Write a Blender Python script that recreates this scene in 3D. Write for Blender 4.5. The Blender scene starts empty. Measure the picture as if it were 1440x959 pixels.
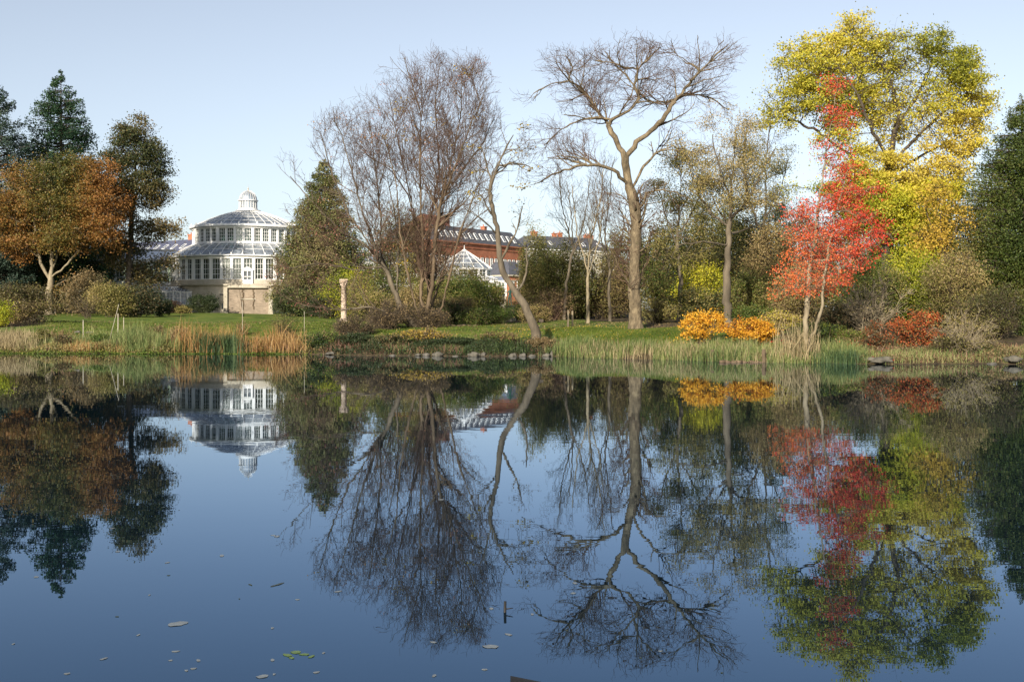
import bpy, bmesh, math, random
import numpy as np
from mathutils import Vector

# ------------------------------------------------------------------ camera, light
rng = np.random.default_rng(11)
random.seed(5)
F, HZ, CZ = 1544.0, 445.0, 3.0
sc = bpy.context.scene
C = sc.collection
cam_d = bpy.data.cameras.new('camera')
cam_d.sensor_width = 36.0
cam_d.lens = 36.0 * F / 1440.0
cam_d.shift_y = -34.5 / 1440.0
cam_d.clip_end = 6000
cam = bpy.data.objects.new('camera', cam_d)
C.objects.link(cam)
cam.location = (0, 0, CZ)
cam.rotation_euler = (math.radians(90), 0, 0)
sc.camera = cam

SUN_EL, SUN_AZ = 24.0, 22.0          # azimuth: to the left of straight behind the camera
world = bpy.data.worlds.new('World')
sc.world = world
world.use_nodes = True
wn = world.node_tree
wn.nodes.clear()
wo = wn.nodes.new('ShaderNodeOutputWorld')
bg = wn.nodes.new('ShaderNodeBackground')
sky = wn.nodes.new('ShaderNodeTexSky')
sky.sky_type = 'NISHITA'
sky.sun_disc = False
sky.sun_elevation = math.radians(SUN_EL)
sky.sun_rotation = math.radians(180 + SUN_AZ)
sky.altitude = 0
sky.air_density = 1.0
sky.dust_density = 1.0
sky.ozone_density = 3.0
bg.inputs[1].default_value = 0.099
hs = wn.nodes.new('ShaderNodeHueSaturation')
hs.inputs['Saturation'].default_value = .54
wn.links.new(sky.outputs[0], hs.inputs['Color'])
wn.links.new(hs.outputs[0], bg.inputs[0])
wn.links.new(bg.outputs[0], wo.inputs[0])
sun_d = bpy.data.lights.new('sun', 'SUN')
sun_d.energy = 5.0
sun_d.angle = math.radians(0.6)
sun_d.color = (1.0, 0.90, 0.76)
sun = bpy.data.objects.new('sun', sun_d)
C.objects.link(sun)
a, e = math.radians(SUN_AZ), math.radians(SUN_EL)
to_sun = Vector((-math.sin(a) * math.cos(e), -math.cos(a) * math.cos(e), math.sin(e)))
sun.rotation_euler = to_sun.to_track_quat('Z', 'Y').to_euler()
vs = sc.view_settings
vs.view_transform = 'Standard'
vs.look = 'None'
vs.gamma = 1
vs.exposure = 0.74
vs.use_curve_mapping = False
sc.cycles.max_bounces = 8
sc.cycles.transparent_max_bounces = 16
sc.cycles.diffuse_bounces = 3
sc.cycles.glossy_bounces = 4
sc.cycles.caustics_reflective = False
sc.cycles.caustics_refractive = False
sc.cycles.use_denoising = True


# ------------------------------------------------------------------ helpers
def W(px, py, d):
    return np.array([(px - 720) / F * d, d, CZ + (HZ - py) / F * d])


SHX = np.array([-700, -120, -60, -41.5, -30, -18, -13, -6, 3.2, 6, 13.3, 21.5, 32, 60, 120, 700.])
SHY = np.array([89, 89, 90, 89.5, 88, 87.5, 85, 83, 82, 79.5, 73.5, 69.3, 69, 66, 60, 60.])


def shore(x):
    x = np.asarray(x, float)
    return np.interp(x, SHX, SHY) + .35 * np.sin(x * .71) + .22 * np.sin(x * 1.9 + 1) + .1 * np.sin(x * 4.7)


TT = np.array([-80, -66, -60, -6, -0.2, .5, 2.5, 6, 13, 24, 60, 110, 200, 400, 4000.])
TZ = np.array([-1.4, -1.4, -1.4, -1.4, -.08, .22, .55, 1.15, 1.95, 2.25, 2.9, 3.75, 4.2, 5, 6.])


def gz(x, y):
    x = np.asarray(x, float); y = np.asarray(y, float)
    t = y - shore(x)
    z = np.interp(t, TT, TZ)
    k = np.clip(t / 8, 0, 1)
    z = np.maximum(z, np.interp(y, [-30, 2, 6.5, 9], [2.0, 1.0, .3, -1.4]))
    return z + k * (.10 * np.sin(x * .23 + y * .11) + .07 * np.sin(x * .57 - y * .31 + 2) + .05 * np.sin(y * .4))


def sn(P, f, seed=0):
    """cheap smooth 3D noise in -1..1"""
    r = np.random.default_rng(seed)
    o = np.zeros(len(P))
    for k in range(5):
        v = r.normal(size=3); v = v / np.linalg.norm(v) * f * r.uniform(.7, 1.5)
        o += np.sin(P @ v + r.uniform(0, 6.28))
    return o / 2.6


def link(o, parent=None):
    C.objects.link(o)
    if parent is not None:
        o.parent = parent
    return o


def props(o, label=None, cat=None, group=None, kind=None):
    if label: o['label'] = label
    if cat: o['category'] = cat
    if group: o['group'] = group
    if kind: o['kind'] = kind
    return o


def thing(name, label, cat, loc=(0, 0, 0), rz=0, group=None):
    o = bpy.data.objects.new(name, None)
    o.empty_display_size = .3
    o.location = [float(v) for v in loc]
    o.rotation_euler = (0, 0, rz)
    link(o)
    return props(o, label, cat, group)


def mesh_np(name, V, Fc, mat, parent=None, tint=None, smooth=False, origin=None):
    """V (n,3), Fc (m,k) ; one mesh object.  origin: world base subtracted"""
    V = np.asarray(V, np.float32).copy()
    if origin is not None:
        V -= np.asarray(origin, np.float32)
    Fc = np.asarray(Fc, np.int32)
    m, k = Fc.shape
    me = bpy.data.meshes.new(name)
    me.vertices.add(len(V)); me.vertices.foreach_set('co', V.ravel())
    me.loops.add(m * k); me.loops.foreach_set('vertex_index', Fc.ravel())
    me.polygons.add(m)
    me.polygons.foreach_set('loop_start', np.arange(0, m * k, k, dtype=np.int32))
    if smooth:
        me.polygons.foreach_set('use_smooth', np.ones(m, bool))
    me.materials.append(mat)
    if tint is not None:
        at = me.attributes.new('tint', 'FLOAT', 'FACE')
        at.data.foreach_set('value', np.asarray(tint, np.float32))
    me.update(calc_edges=True)
    o = bpy.data.objects.new(name, me)
    return link(o, parent)


class MB:
    """collects boxes, prisms, tubes, lathes -> one mesh"""
    def __init__(s): s.v = []; s.f = []
    def add(s, V, Fs):
        n = len(s.v); s.v += [tuple(float(c) for c in p) for p in V]; s.f += [tuple(n + i for i in f) for f in Fs]
        return s
    def box(s, cx, cy, cz, sx, sy, sz, rz=0):
        c, q = math.cos(rz), math.sin(rz); V = []
        for dz in (-.5, .5):
            for dx, dy in ((-.5, -.5), (.5, -.5), (.5, .5), (-.5, .5)):
                x, y = dx * sx, dy * sy
                V.append((cx + x * c - y * q, cy + x * q + y * c, cz + dz * sz))
        return s.add(V, [(3, 2, 1, 0), (4, 5, 6, 7), (0, 1, 5, 4), (1, 2, 6, 5), (2, 3, 7, 6), (3, 0, 4, 7)])
    def tube(s, A, B, ra, rb=None, n=6):
        rb = ra if rb is None else rb
        A = Vector([float(c) for c in A]); B = Vector([float(c) for c in B]); d = (B - A).normalized()
        u = d.orthogonal().normalized(); w = d.cross(u); V = []
        for Pp, r in ((A, ra), (B, rb)):
            for i in range(n):
                t = 2 * math.pi * i / n; V.append(Pp + u * math.cos(t) * r + w * math.sin(t) * r)
        Fs = [(i, (i + 1) % n, n + (i + 1) % n, n + i) for i in range(n)] + [tuple(range(n))[::-1], tuple(range(n, 2 * n))]
        return s.add(V, Fs)
    def lathe(s, prof, cx=0, cy=0, n=24, cap=True):
        V = []; Fs = []
        for r, z in prof:
            for i in range(n):
                t = 2 * math.pi * i / n; V.append((cx + r * math.cos(t), cy + r * math.sin(t), z))
        for j in range(len(prof) - 1):
            for i in range(n):
                Fs.append((j * n + i, j * n + (i + 1) % n, (j + 1) * n + (i + 1) % n, (j + 1) * n + i))
        if cap:
            Fs.append(tuple(range(n))[::-1]); Fs.append(tuple(range((len(prof) - 1) * n, len(prof) * n)))
        return s.add(V, Fs)
    def obj(s, name, mat, parent=None, smooth=False):
        me = bpy.data.meshes.new(name); me.from_pydata(s.v, [], s.f)
        me.materials.append(mat); me.validate(); me.update()
        if smooth:
            for p in me.polygons: p.use_smooth = True
        return link(bpy.data.objects.new(name, me), parent)


# ------------------------------------------------------------------ materials
def newmat(name):
    m = bpy.data.materials.new(name); m.use_nodes = True
    m.node_tree.nodes.clear()
    o = m.node_tree.nodes.new('ShaderNodeOutputMaterial')
    return m, m.node_tree, o


def ramp(nt, cols):
    r = nt.nodes.new('ShaderNodeValToRGB')
    while len(r.color_ramp.elements) < len(cols):
        r.color_ramp.elements.new(.5)
    for el, (p, c) in zip(r.color_ramp.elements, cols):
        el.position = p; el.color = (*c, 1)
    return r


def leafmat(name, cols, trans=.28, rough=.55):
    m, nt, o = newmat(name)
    at = nt.nodes.new('ShaderNodeAttribute'); at.attribute_name = 'tint'
    r = ramp(nt, [(i / max(1, len(cols) - 1), c) for i, c in enumerate(cols)])
    nt.links.new(at.outputs['Fac'], r.inputs[0])
    p = nt.nodes.new('ShaderNodeBsdfPrincipled'); p.inputs['Roughness'].default_value = rough
    p.inputs['Specular IOR Level'].default_value = .25
    t = nt.nodes.new('ShaderNodeBsdfTranslucent'); mx = nt.nodes.new('ShaderNodeMixShader')
    mx.inputs[0].default_value = trans
    nt.links.new(r.outputs[0], p.inputs['Base Color']); nt.links.new(r.outputs[0], t.inputs[0])
    nt.links.new(p.outputs[0], mx.inputs[1]); nt.links.new(t.outputs[0], mx.inputs[2])
    nt.links.new(mx.outputs[0], o.inputs[0])
    return m


def noisemat(name, cols, scale=3, detail=6, rough=.85, bump=.0, bscale=None, stretch=None, spec=.3, dist=.05):
    m, nt, o = newmat(name)
    tc = nt.nodes.new('ShaderNodeTexCoord'); mp = nt.nodes.new('ShaderNodeMapping')
    nt.links.new(tc.outputs['Object'], mp.inputs[0])
    if stretch: mp.inputs['Scale'].default_value = stretch
    n = nt.nodes.new('ShaderNodeTexNoise'); n.inputs['Scale'].default_value = scale; n.inputs['Detail'].default_value = detail
    n.inputs['Roughness'].default_value = .65
    nt.links.new(mp.outputs[0], n.inputs[0])
    k = len(cols); r = ramp(nt, [(.28 + .44 * i / max(1, k - 1), c) for i, c in enumerate(cols)])
    nt.links.new(n.outputs[0], r.inputs[0])
    p = nt.nodes.new('ShaderNodeBsdfPrincipled'); p.inputs['Roughness'].default_value = rough
    p.inputs['Specular IOR Level'].default_value = spec
    nt.links.new(r.outputs[0], p.inputs['Base Color'])
    if bump:
        n2 = nt.nodes.new('ShaderNodeTexNoise'); n2.inputs['Scale'].default_value = bscale or scale * 3
        n2.inputs['Detail'].default_value = 5
        nt.links.new(mp.outputs[0], n2.inputs[0])
        b = nt.nodes.new('ShaderNodeBump'); b.inputs['Strength'].default_value = bump; b.inputs['Distance'].default_value = dist
        nt.links.new(n2.outputs[0], b.inputs['Height']); nt.links.new(b.outputs[0], p.inputs['Normal'])
    nt.links.new(p.outputs[0], o.inputs[0])
    return m


def brickmat(name, c1, c2, mortar, scale=1.0, bw=.5, bh=.16):
    m, nt, o = newmat(name)
    tc = nt.nodes.new('ShaderNodeTexCoord'); sp = nt.nodes.new('ShaderNodeSeparateXYZ'); cb = nt.nodes.new('ShaderNodeCombineXYZ')
    ad = nt.nodes.new('ShaderNodeMath'); ad.operation = 'ADD'
    nt.links.new(tc.outputs['Object'], sp.inputs[0])
    nt.links.new(sp.outputs[0], ad.inputs[0]); nt.links.new(sp.outputs[1], ad.inputs[1])
    nt.links.new(ad.outputs[0], cb.inputs[0]); nt.links.new(sp.outputs[2], cb.inputs[1])
    b = nt.nodes.new('ShaderNodeTexBrick'); b.inputs['Scale'].default_value = scale
    b.inputs['Brick Width'].default_value = bw; b.inputs['Row Height'].default_value = bh
    b.inputs['Mortar Size'].default_value = .015
    b.inputs['Color1'].default_value = (*c1, 1); b.inputs['Color2'].default_value = (*c2, 1); b.inputs['Mortar'].default_value = (*mortar, 1)
    nt.links.new(cb.outputs[0], b.inputs[0])
    n = nt.nodes.new('ShaderNodeTexNoise'); n.inputs['Scale'].default_value = .6; n.inputs['Detail'].default_value = 5
    nt.links.new(tc.outputs['Object'], n.inputs[0])
    r = ramp(nt, [(.3, (.72, .7, .68)), (.7, (1.15, 1.12, 1.1))]); nt.links.new(n.outputs[0], r.inputs[0])
    mx = nt.nodes.new('ShaderNodeMix'); mx.data_type = 'RGBA'; mx.blend_type = 'MULTIPLY'; mx.inputs[0].default_value = 1
    nt.links.new(b.outputs[0], mx.inputs[6]); nt.links.new(r.outputs[0], mx.inputs[7])
    p = nt.nodes.new('ShaderNodeBsdfPrincipled'); p.inputs['Roughness'].default_value = .85
    nt.links.new(mx.outputs[2], p.inputs['Base Color']); nt.links.new(p.outputs[0], o.inputs[0])
    return m


def glassmat(name, tcol, dirt, dirtamt, gloss=.35, rough=.08):
    m, nt, o = newmat(name)
    tr = nt.nodes.new('ShaderNodeBsdfTransparent'); tr.inputs[0].default_value = (*tcol, 1)
    gl = nt.nodes.new('ShaderNodeBsdfGlossy'); gl.inputs['Roughness'].default_value = rough
    df = nt.nodes.new('ShaderNodeBsdfDiffuse'); df.inputs[0].default_value = (*dirt, 1)
    tc = nt.nodes.new('ShaderNodeTexCoord')
    n = nt.nodes.new('ShaderNodeTexNoise'); n.inputs['Scale'].default_value = .9; n.inputs['Detail'].default_value = 3
    nt.links.new(tc.outputs['Object'], n.inputs[0])
    mr = nt.nodes.new('ShaderNodeMapRange'); mr.inputs[1].default_value = .3; mr.inputs[2].default_value = .7
    mr.inputs[3].default_value = dirtamt * .4; mr.inputs[4].default_value = dirtamt * 1.6
    nt.links.new(n.outputs[0], mr.inputs[0])
    m1 = nt.nodes.new('ShaderNodeMixShader'); nt.links.new(mr.outputs[0], m1.inputs[0])
    nt.links.new(tr.outputs[0], m1.inputs[1]); nt.links.new(df.outputs[0], m1.inputs[2])
    fr = nt.nodes.new('ShaderNodeFresnel'); fr.inputs[0].default_value = 1.6
    mu = nt.nodes.new('ShaderNodeMath'); mu.operation = 'MULTIPLY_ADD'; mu.inputs[1].default_value = 1.0; mu.inputs[2].default_value = gloss * .3
    nt.links.new(fr.outputs[0], mu.inputs[0])
    m2 = nt.nodes.new('ShaderNodeMixShader'); nt.links.new(mu.outputs[0], m2.inputs[0])
    nt.links.new(m1.outputs[0], m2.inputs[1]); nt.links.new(gl.outputs[0], m2.inputs[2])
    nt.links.new(m2.outputs[0], o.inputs[0])
    return m


M = {}
M['bark_brown'] = noisemat('bark_brown', [(.055, .038, .022), (.115, .082, .05), (.19, .14, .085)], 1.6, bump=.6, bscale=6, stretch=(1, 1, .3))
M['bark_grey'] = noisemat('bark_grey', [(.05, .041, .028), (.105, .085, .058), (.19, .155, .105)], 1.6, bump=.6, bscale=6, stretch=(1, 1, .3))
M['bark_table'] = noisemat('bark_table', [(.04, .033, .02), (.13, .10, .06), (.24, .19, .115)], 2.6, bump=1, bscale=7, stretch=(1, 1, .45), dist=.12)
M['bark_pale'] = noisemat('bark_pale', [(.12, .095, .06), (.22, .18, .115), (.32, .27, .18)], 2.2, bump=.4, bscale=8, stretch=(1, 1, .4))
M['bark_dark'] = noisemat('bark_dark', [(.03, .024, .018), (.07, .055, .04), (.11, .09, .065)], 2, bump=.5, stretch=(1, 1, .3))
M['twig_red'] = noisemat('twig_red', [(.085, .050, .034), (.145, .092, .062)], .4)
M['twig_brown'] = noisemat('twig_brown', [(.058, .042, .028), (.105, .08, .052)], .4)
M['twig_grey'] = noisemat('twig_grey', [(.05, .043, .034), (.09, .075, .06)], .4)
M['white_paint'] = noisemat('white_paint', [(.70, .69, .66), (.80, .80, .78)], .8, rough=.5)
M['stone'] = noisemat('stone', [(.045, .042, .035), (.09, .083, .068), (.15, .138, .115)], 2.5, bump=.6)
M['pale_stone'] = noisemat('pale_stone', [(.31, .27, .20), (.43, .385, .30), (.53, .485, .40)], .7, bump=.2)


def leaves(name, A, size, mat, parent, origin, tint=None, aspect=.6, jitter=.35, up=0.0, tseed=0, tmix=.5, tf=.35):
    """diamond leaves at anchors A; tint mixes random and lumps"""
    n = len(A)
    N = rng.normal(size=(n, 3)); N[:, 2] += up * 2; N /= np.linalg.norm(N, axis=1)[:, None]
    T = rng.normal(size=(n, 3)); T -= (T * N).sum(1)[:, None] * N; T /= np.linalg.norm(T, axis=1)[:, None]
    B = np.cross(N, T)
    s = (size * rng.uniform(1 - jitter, 1 + jitter, n))[:, None]
    a0 = A - T * s * .5; a1 = A + B * s * .5 * aspect + T * s * .05; a2 = A + T * s * .5 + N * s * .1; a3 = A - B * s * .5 * aspect + T * s * .05
    V = np.stack([a0, a1, a2, a3], 1).reshape(-1, 3)
    Fc = np.arange(n * 4).reshape(n, 4)
    if tint is None:
        tint = np.clip(.5 + (1 - tmix) * rng.normal(0, .38, n) + tmix * sn(A, tf, tseed) * .75, 0, 1)
    return mesh_np(name, V, Fc, mat, parent, tint, origin=origin)


# ------------------------------------------------------------------ wood skeletons
def resample(poly, step):
    poly = np.asarray(poly, float); out = [poly[0]]
    for a_, b_ in zip(poly[:-1], poly[1:]):
        L = np.linalg.norm(b_ - a_); k = max(1, int(round(L / step)))
        for i in range(1, k + 1): out.append(a_ + (b_ - a_) * i / k)
    return np.array(out)


def skeleton(polys, step, wob=.12):
    P = []; par = []
    for j, poly in enumerate(polys):
        q = resample(poly, step)
        if len(q) > 3:
            q[1:-1] += rng.normal(0, wob * step, (len(q) - 2, 3))
        if j == 0:
            for i, p_ in enumerate(q): P.append(p_); par.append(i - 1)
        else:
            dd = np.linalg.norm(np.array(P) - q[0], axis=1); pi = int(dd.argmin())
            for p_ in q[1:]:
                P.append(p_); par.append(pi); pi = len(P) - 1
    return P, par


def grow(P, par, att, step, kill, infl, iters=120, trop=(0, 0, .1), jit=.25, maxk=3, minh=None):
    P = list(P); par = list(par); att = np.asarray(att)
    kids = np.zeros(200000, int)
    for p_ in par:
        if p_ >= 0: kids[p_] += 1
    X = np.array(P); ok = np.ones(len(P), bool)
    if minh is not None: ok = X[:, 2] > minh
    idx = np.where(ok)[0]
    near = np.zeros(len(att), int); nd = np.full(len(att), 1e9)
    for s0 in range(0, len(idx), 400):
        D = np.linalg.norm(att[:, None] - X[idx[s0:s0 + 400]][None], axis=2); j = D.argmin(1); dm = D[np.arange(len(att)), j]
        u = dm < nd; near[u] = idx[s0:s0 + 400][j[u]]; nd[u] = dm[u]
    alive = nd > kill
    att = att[alive]; near = near[alive]; nd = nd[alive]
    tr = np.array(trop)
    for it in range(iters):
        act = (nd < infl) & (kids[near] < maxk)
        if not act.any(): break
        X = np.array(P)
        dirs = att[act] - X[near[act]]; dirs /= np.linalg.norm(dirs, axis=1)[:, None] + 1e-9
        acc = np.zeros((len(P), 3)); np.add.at(acc, near[act], dirs)
        nodes = np.unique(near[act]); dv = acc[nodes]; dv /= np.linalg.norm(dv, axis=1)[:, None] + 1e-9
        dv += tr + rng.normal(0, jit, dv.shape); dv /= np.linalg.norm(dv, axis=1)[:, None]
        new = X[nodes] + dv * step
        base = len(P)
        for k, nn in enumerate(nodes):
            P.append(new[k]); par.append(int(nn)); kids[nn] += 1
        D = np.linalg.norm(att[:, None] - new[None], axis=2); j = D.argmin(1); dm = D[np.arange(len(att)), j]
        u = dm < nd; near[u] = base + j[u]; nd[u] = dm[u]
        al = nd > kill; att = att[al]; near = near[al]; nd = nd[al]
        if len(att) == 0: break
    return np.array(P), np.array(par)


def smooth_chain(P, par, it=3, n0=0):
    P = P.copy(); n = len(P); m = par >= 0
    cnt = np.zeros(n); np.add.at(cnt, par[m], 1)
    for _ in range(it):
        S = np.zeros_like(P); np.add.at(S, par[m], P[m])
        ok = m & (cnt > 0) & (np.arange(n) >= n0)
        avg = .5 * P[np.maximum(par, 0)] + .5 * S / np.maximum(cnt, 1)[:, None]
        P[ok] = .55 * P[ok] + .45 * avg[ok]
    return P


def radii(P, par, tip, R, tap=1.3, ex=2.2):
    n = len(P); acc = np.zeros(n); r = np.zeros(n)
    order = np.arange(n)[::-1]      # children always come after parents
    for i in order:
        r[i] = tip if acc[i] == 0 else acc[i] ** (1 / ex)
        if par[i] >= 0: acc[par[i]] += r[i] ** ex
    q = (r - tip) / max(r[0] - tip, 1e-6)
    out = tip + (R - tip) * np.clip(q, 0, 1) ** tap
    return out


def node_dirs(P, par):
    D = np.zeros_like(P); m = par >= 0
    D[m] = P[m] - P[par[m]]
    D[~m] = (0, 0, 1)
    return D / (np.linalg.norm(D, axis=1)[:, None] + 1e-9)


def tubes(name, A, B, ra, rb, da, db, n, mat, parent, origin):
    """frustums from arrays"""
    def rings(Pp, d, r):
        ref = np.tile(np.array([.31, .87, .12]), (len(Pp), 1))
        al = np.abs((d * ref).sum(1)) > .95; ref[al] = (1, 0, 0)
        u = np.cross(d, ref); u /= np.linalg.norm(u, axis=1)[:, None] + 1e-9; w = np.cross(d, u)
        t = np.arange(n) * 2 * math.pi / n
        return Pp[:, None] + (u[:, None] * np.cos(t)[None, :, None] + w[:, None] * np.sin(t)[None, :, None]) * r[:, None, None]
    R0 = rings(A, da, ra); R1 = rings(B, db, rb); m = len(A)
    V = np.concatenate([R0, R1], 1).reshape(-1, 3)
    b = (np.arange(m) * 2 * n)[:, None]; i = np.arange(n)[None]; j = (i + 1) % n
    Fc = np.stack([b + i, b + j, b + n + j, b + n + i], 2).reshape(-1, 4)
    return mesh_np(name, V, Fc, mat, parent, smooth=True, origin=origin)


def wood(P, par, r, thick, tmat, bmat, parent, origin, tname='trunk', bname='branches', flare=1.5):
    D = node_dirs(P, par)
    m = np.where(par >= 0)[0]; p = par[m]
    # main continuation
    best = {}
    for c in m:
        q = par[c]
        if q not in best or r[c] > r[best[q]]: best[q] = c
    main = np.array([best[par[c]] == c for c in m])
    ra = np.where(main, r[p], np.minimum(r[m] * 1.15, r[p])); rb = r[m]
    da = np.where(main[:, None], D[p], D[m]); db = D[m]
    # smooth node direction: average with the main child
    Ds = D.copy()
    for q, c in best.items(): Ds[q] = D[q] + D[c]
    Ds /= np.linalg.norm(Ds, axis=1)[:, None] + 1e-9
    da = np.where(main[:, None], Ds[p], D[m]); db = Ds[m]
    z0 = P[0][2]; fl = lambda X, rr: rr * (1 + (flare - 1) * np.exp(-np.maximum(X[:, 2] - z0, 0) / .8))
    ra = fl(P[p], ra); rb = fl(P[m], rb)
    big = np.maximum(ra, rb) >= thick
    ra = ra * (1 + .07 * sn(P[p], 2.5, 4) * (ra > .08)); rb = rb * (1 + .07 * sn(P[m], 2.5, 4) * (rb > .08))
    if big.any():
      tk = tubes(tname, P[p][big], P[m][big], ra[big], rb[big], da[big], db[big], 12, tmat, parent, origin)
      bm = bmesh.new(); bm.from_mesh(tk.data); bmesh.ops.remove_doubles(bm, verts=bm.verts, dist=.002)
      bm.normal_update(); vv = np.array([v.co[:] for v in bm.verts]); nz = sn(vv * np.array([1, 1, .45]), 7, 1) * .5 + sn(vv * np.array([1, 1, .7]), 3, 2)
      for v, q in zip(bm.verts, nz): v.co += v.normal * (float(q) * .02 * min(1., r[0] / .3))
      bm.to_mesh(tk.data); bm.free()
    s = ~big
    if s.any(): tubes(bname, P[p][s], P[m][s], ra[s], rb[s], da[s], db[s], 4, bmat, parent, origin)


def twigs(P, par, r, rmax, per, L, rad, spread=.8, up=.2, seg=2, sub=True):
    """returns A,B,ra,rb arrays and twig points"""
    D = node_dirs(P, par)
    cand = np.where(r <= rmax)[0]
    cand = np.repeat(cand, per)
    base = P[cand].copy(); d = D[cand] + rng.normal(0, spread, (len(cand), 3)); d[:, 2] += up
    d /= np.linalg.norm(d, axis=1)[:, None]; ln = L * rng.uniform(.4, 1.2, len(cand))
    A_ = []; B_ = []; RA = []; RB = []; cur = base; pts = []
    for k in range(seg):
        nx = cur + d * (ln / seg)[:, None]
        A_.append(cur); B_.append(nx); RA.append(np.full(len(cur), rad * (1 - k / (seg + 1)))); RB.append(np.full(len(cur), rad * (1 - (k + 1) / (seg + 1))))
        pts.append(nx)
        if sub:
            ds = d + rng.normal(0, .6, d.shape); ds /= np.linalg.norm(ds, axis=1)[:, None]
            A_.append(nx); B_.append(nx + ds * (ln * .4)[:, None]); RA.append(np.full(len(cur), rad * .6)); RB.append(np.full(len(cur), rad * .35)); pts.append(B_[-1])
        d = d + rng.normal(0, .3, d.shape); d[:, 2] += up * .4; d /= np.linalg.norm(d, axis=1)[:, None]
        cur = nx
    return np.concatenate(A_), np.concatenate(B_), np.concatenate(RA), np.concatenate(RB), np.concatenate(pts)


def in_ell(e, n, d0, hollow=0.0):
    """points in a pixel-sized ellipsoid (px,py,rx,ry,depth offset,depth radius m)"""
    px, py, rx, ry, dd, rd = e
    c = W(px, py, d0 + dd); s = (d0 + dd) / F
    q = rng.normal(size=(n, 3)); q /= np.linalg.norm(q, axis=1)[:, None]
    q *= (hollow + (1 - hollow) * rng.uniform(0, 1, n) ** (1 / 2.6))[:, None]
    return c + q * np.array([rx * s, rd, ry * s])


def ells(es, n, d0, hollow=0.0):
    vol = np.array([(e[2] * e[3] * e[5]) ** .8 for e in es]); vol = vol / vol.sum()
    return np.concatenate([in_ell(e, max(4, int(n * v)), d0, hollow) for e, v in zip(es, vol)])


def guided(polys, d0):
    return [[W(p[0], p[1], d0 + (p[2] if len(p) > 2 else 0)) for p in poly] for poly in polys]


def make_tree(label, d0, polys, es, natt=1200, step=.55, kill=.9, infl=6, R=.4, tip=.02, thick=.09, bark='bark_brown', twig='twig_brown',
              tw=(.03, 2, 1.1, .011), trop=(0, 0, .08), jit=.25, ex=2.2, twup=.2, twspread=.55, leaf=None, name='tree', cat='tree', group=None,
              wob=.12, hollow=0., flare=1.5, minh=None, iters=160, fine=1.7, clus=None, tap=1.4):
    G = guided(polys, d0)
    b = G[0][0]; b[2] = gz(b[0], b[1]) - .1
    root = thing(name, label, cat, b, group=group)
    natt = int(natt * fine); kill *= .76; step *= .85; tw = (tw[0] * 1.5, tw[1], tw[2] * .9, tw[3])
    P, par = skeleton(G, step, wob); n0 = len(P)
    P, par = grow(P, par, ells(es, natt, d0, hollow), step, kill, infl, trop=trop, jit=jit, minh=minh, iters=iters)
    P = smooth_chain(P, par, 3, n0)
    r = radii(P, par, tip, R, tap)
    wood(P, par, r, thick, M[bark], M[twig], root, b, flare=flare)
    A_, B_, RA, RB, pts = twigs(P, par, r, tw[0], tw[1], tw[2], tw[3], up=twup, spread=twspread)
    dd = B_ - A_; dd /= np.linalg.norm(dd, axis=1)[:, None] + 1e-9
    tubes('twigs', A_, B_, RA, RB, dd, dd, 3, M[twig], root, b)
    if leaf:
        for lf in (leaf if isinstance(leaf, list) else [leaf]):
            n, size, mat, sig, thr = lf[:5]
            anchors = pts if len(lf) < 6 else pts[lf[5](pts)]
            if len(anchors) == 0: continue
            if clus:
                ctr = anchors[rng.integers(0, len(anchors), clus[0])]
                ctr = ctr[sn(ctr, clus[3], 3) > thr]
                an = ctr[rng.integers(0, len(ctr), int(n * .8))]
                an = an + rng.normal(0, 1, an.shape) * np.array([clus[1], clus[1], clus[2]])
                a2 = anchors[rng.integers(0, len(anchors), int(n * .2))]
                an = np.concatenate([an, a2 + rng.normal(0, sig, a2.shape)])
            else:
                an = anchors[rng.integers(0, len(anchors), int(n * 1.6))]
                an = an + rng.normal(0, sig, an.shape)
                keep = sn(an, .9, 3) + rng.normal(0, .35, len(an)) > thr
                an = an[keep][:n]
            leaves('crown', an, size, M[mat], root, b, tseed=len(label))
    return root


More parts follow.
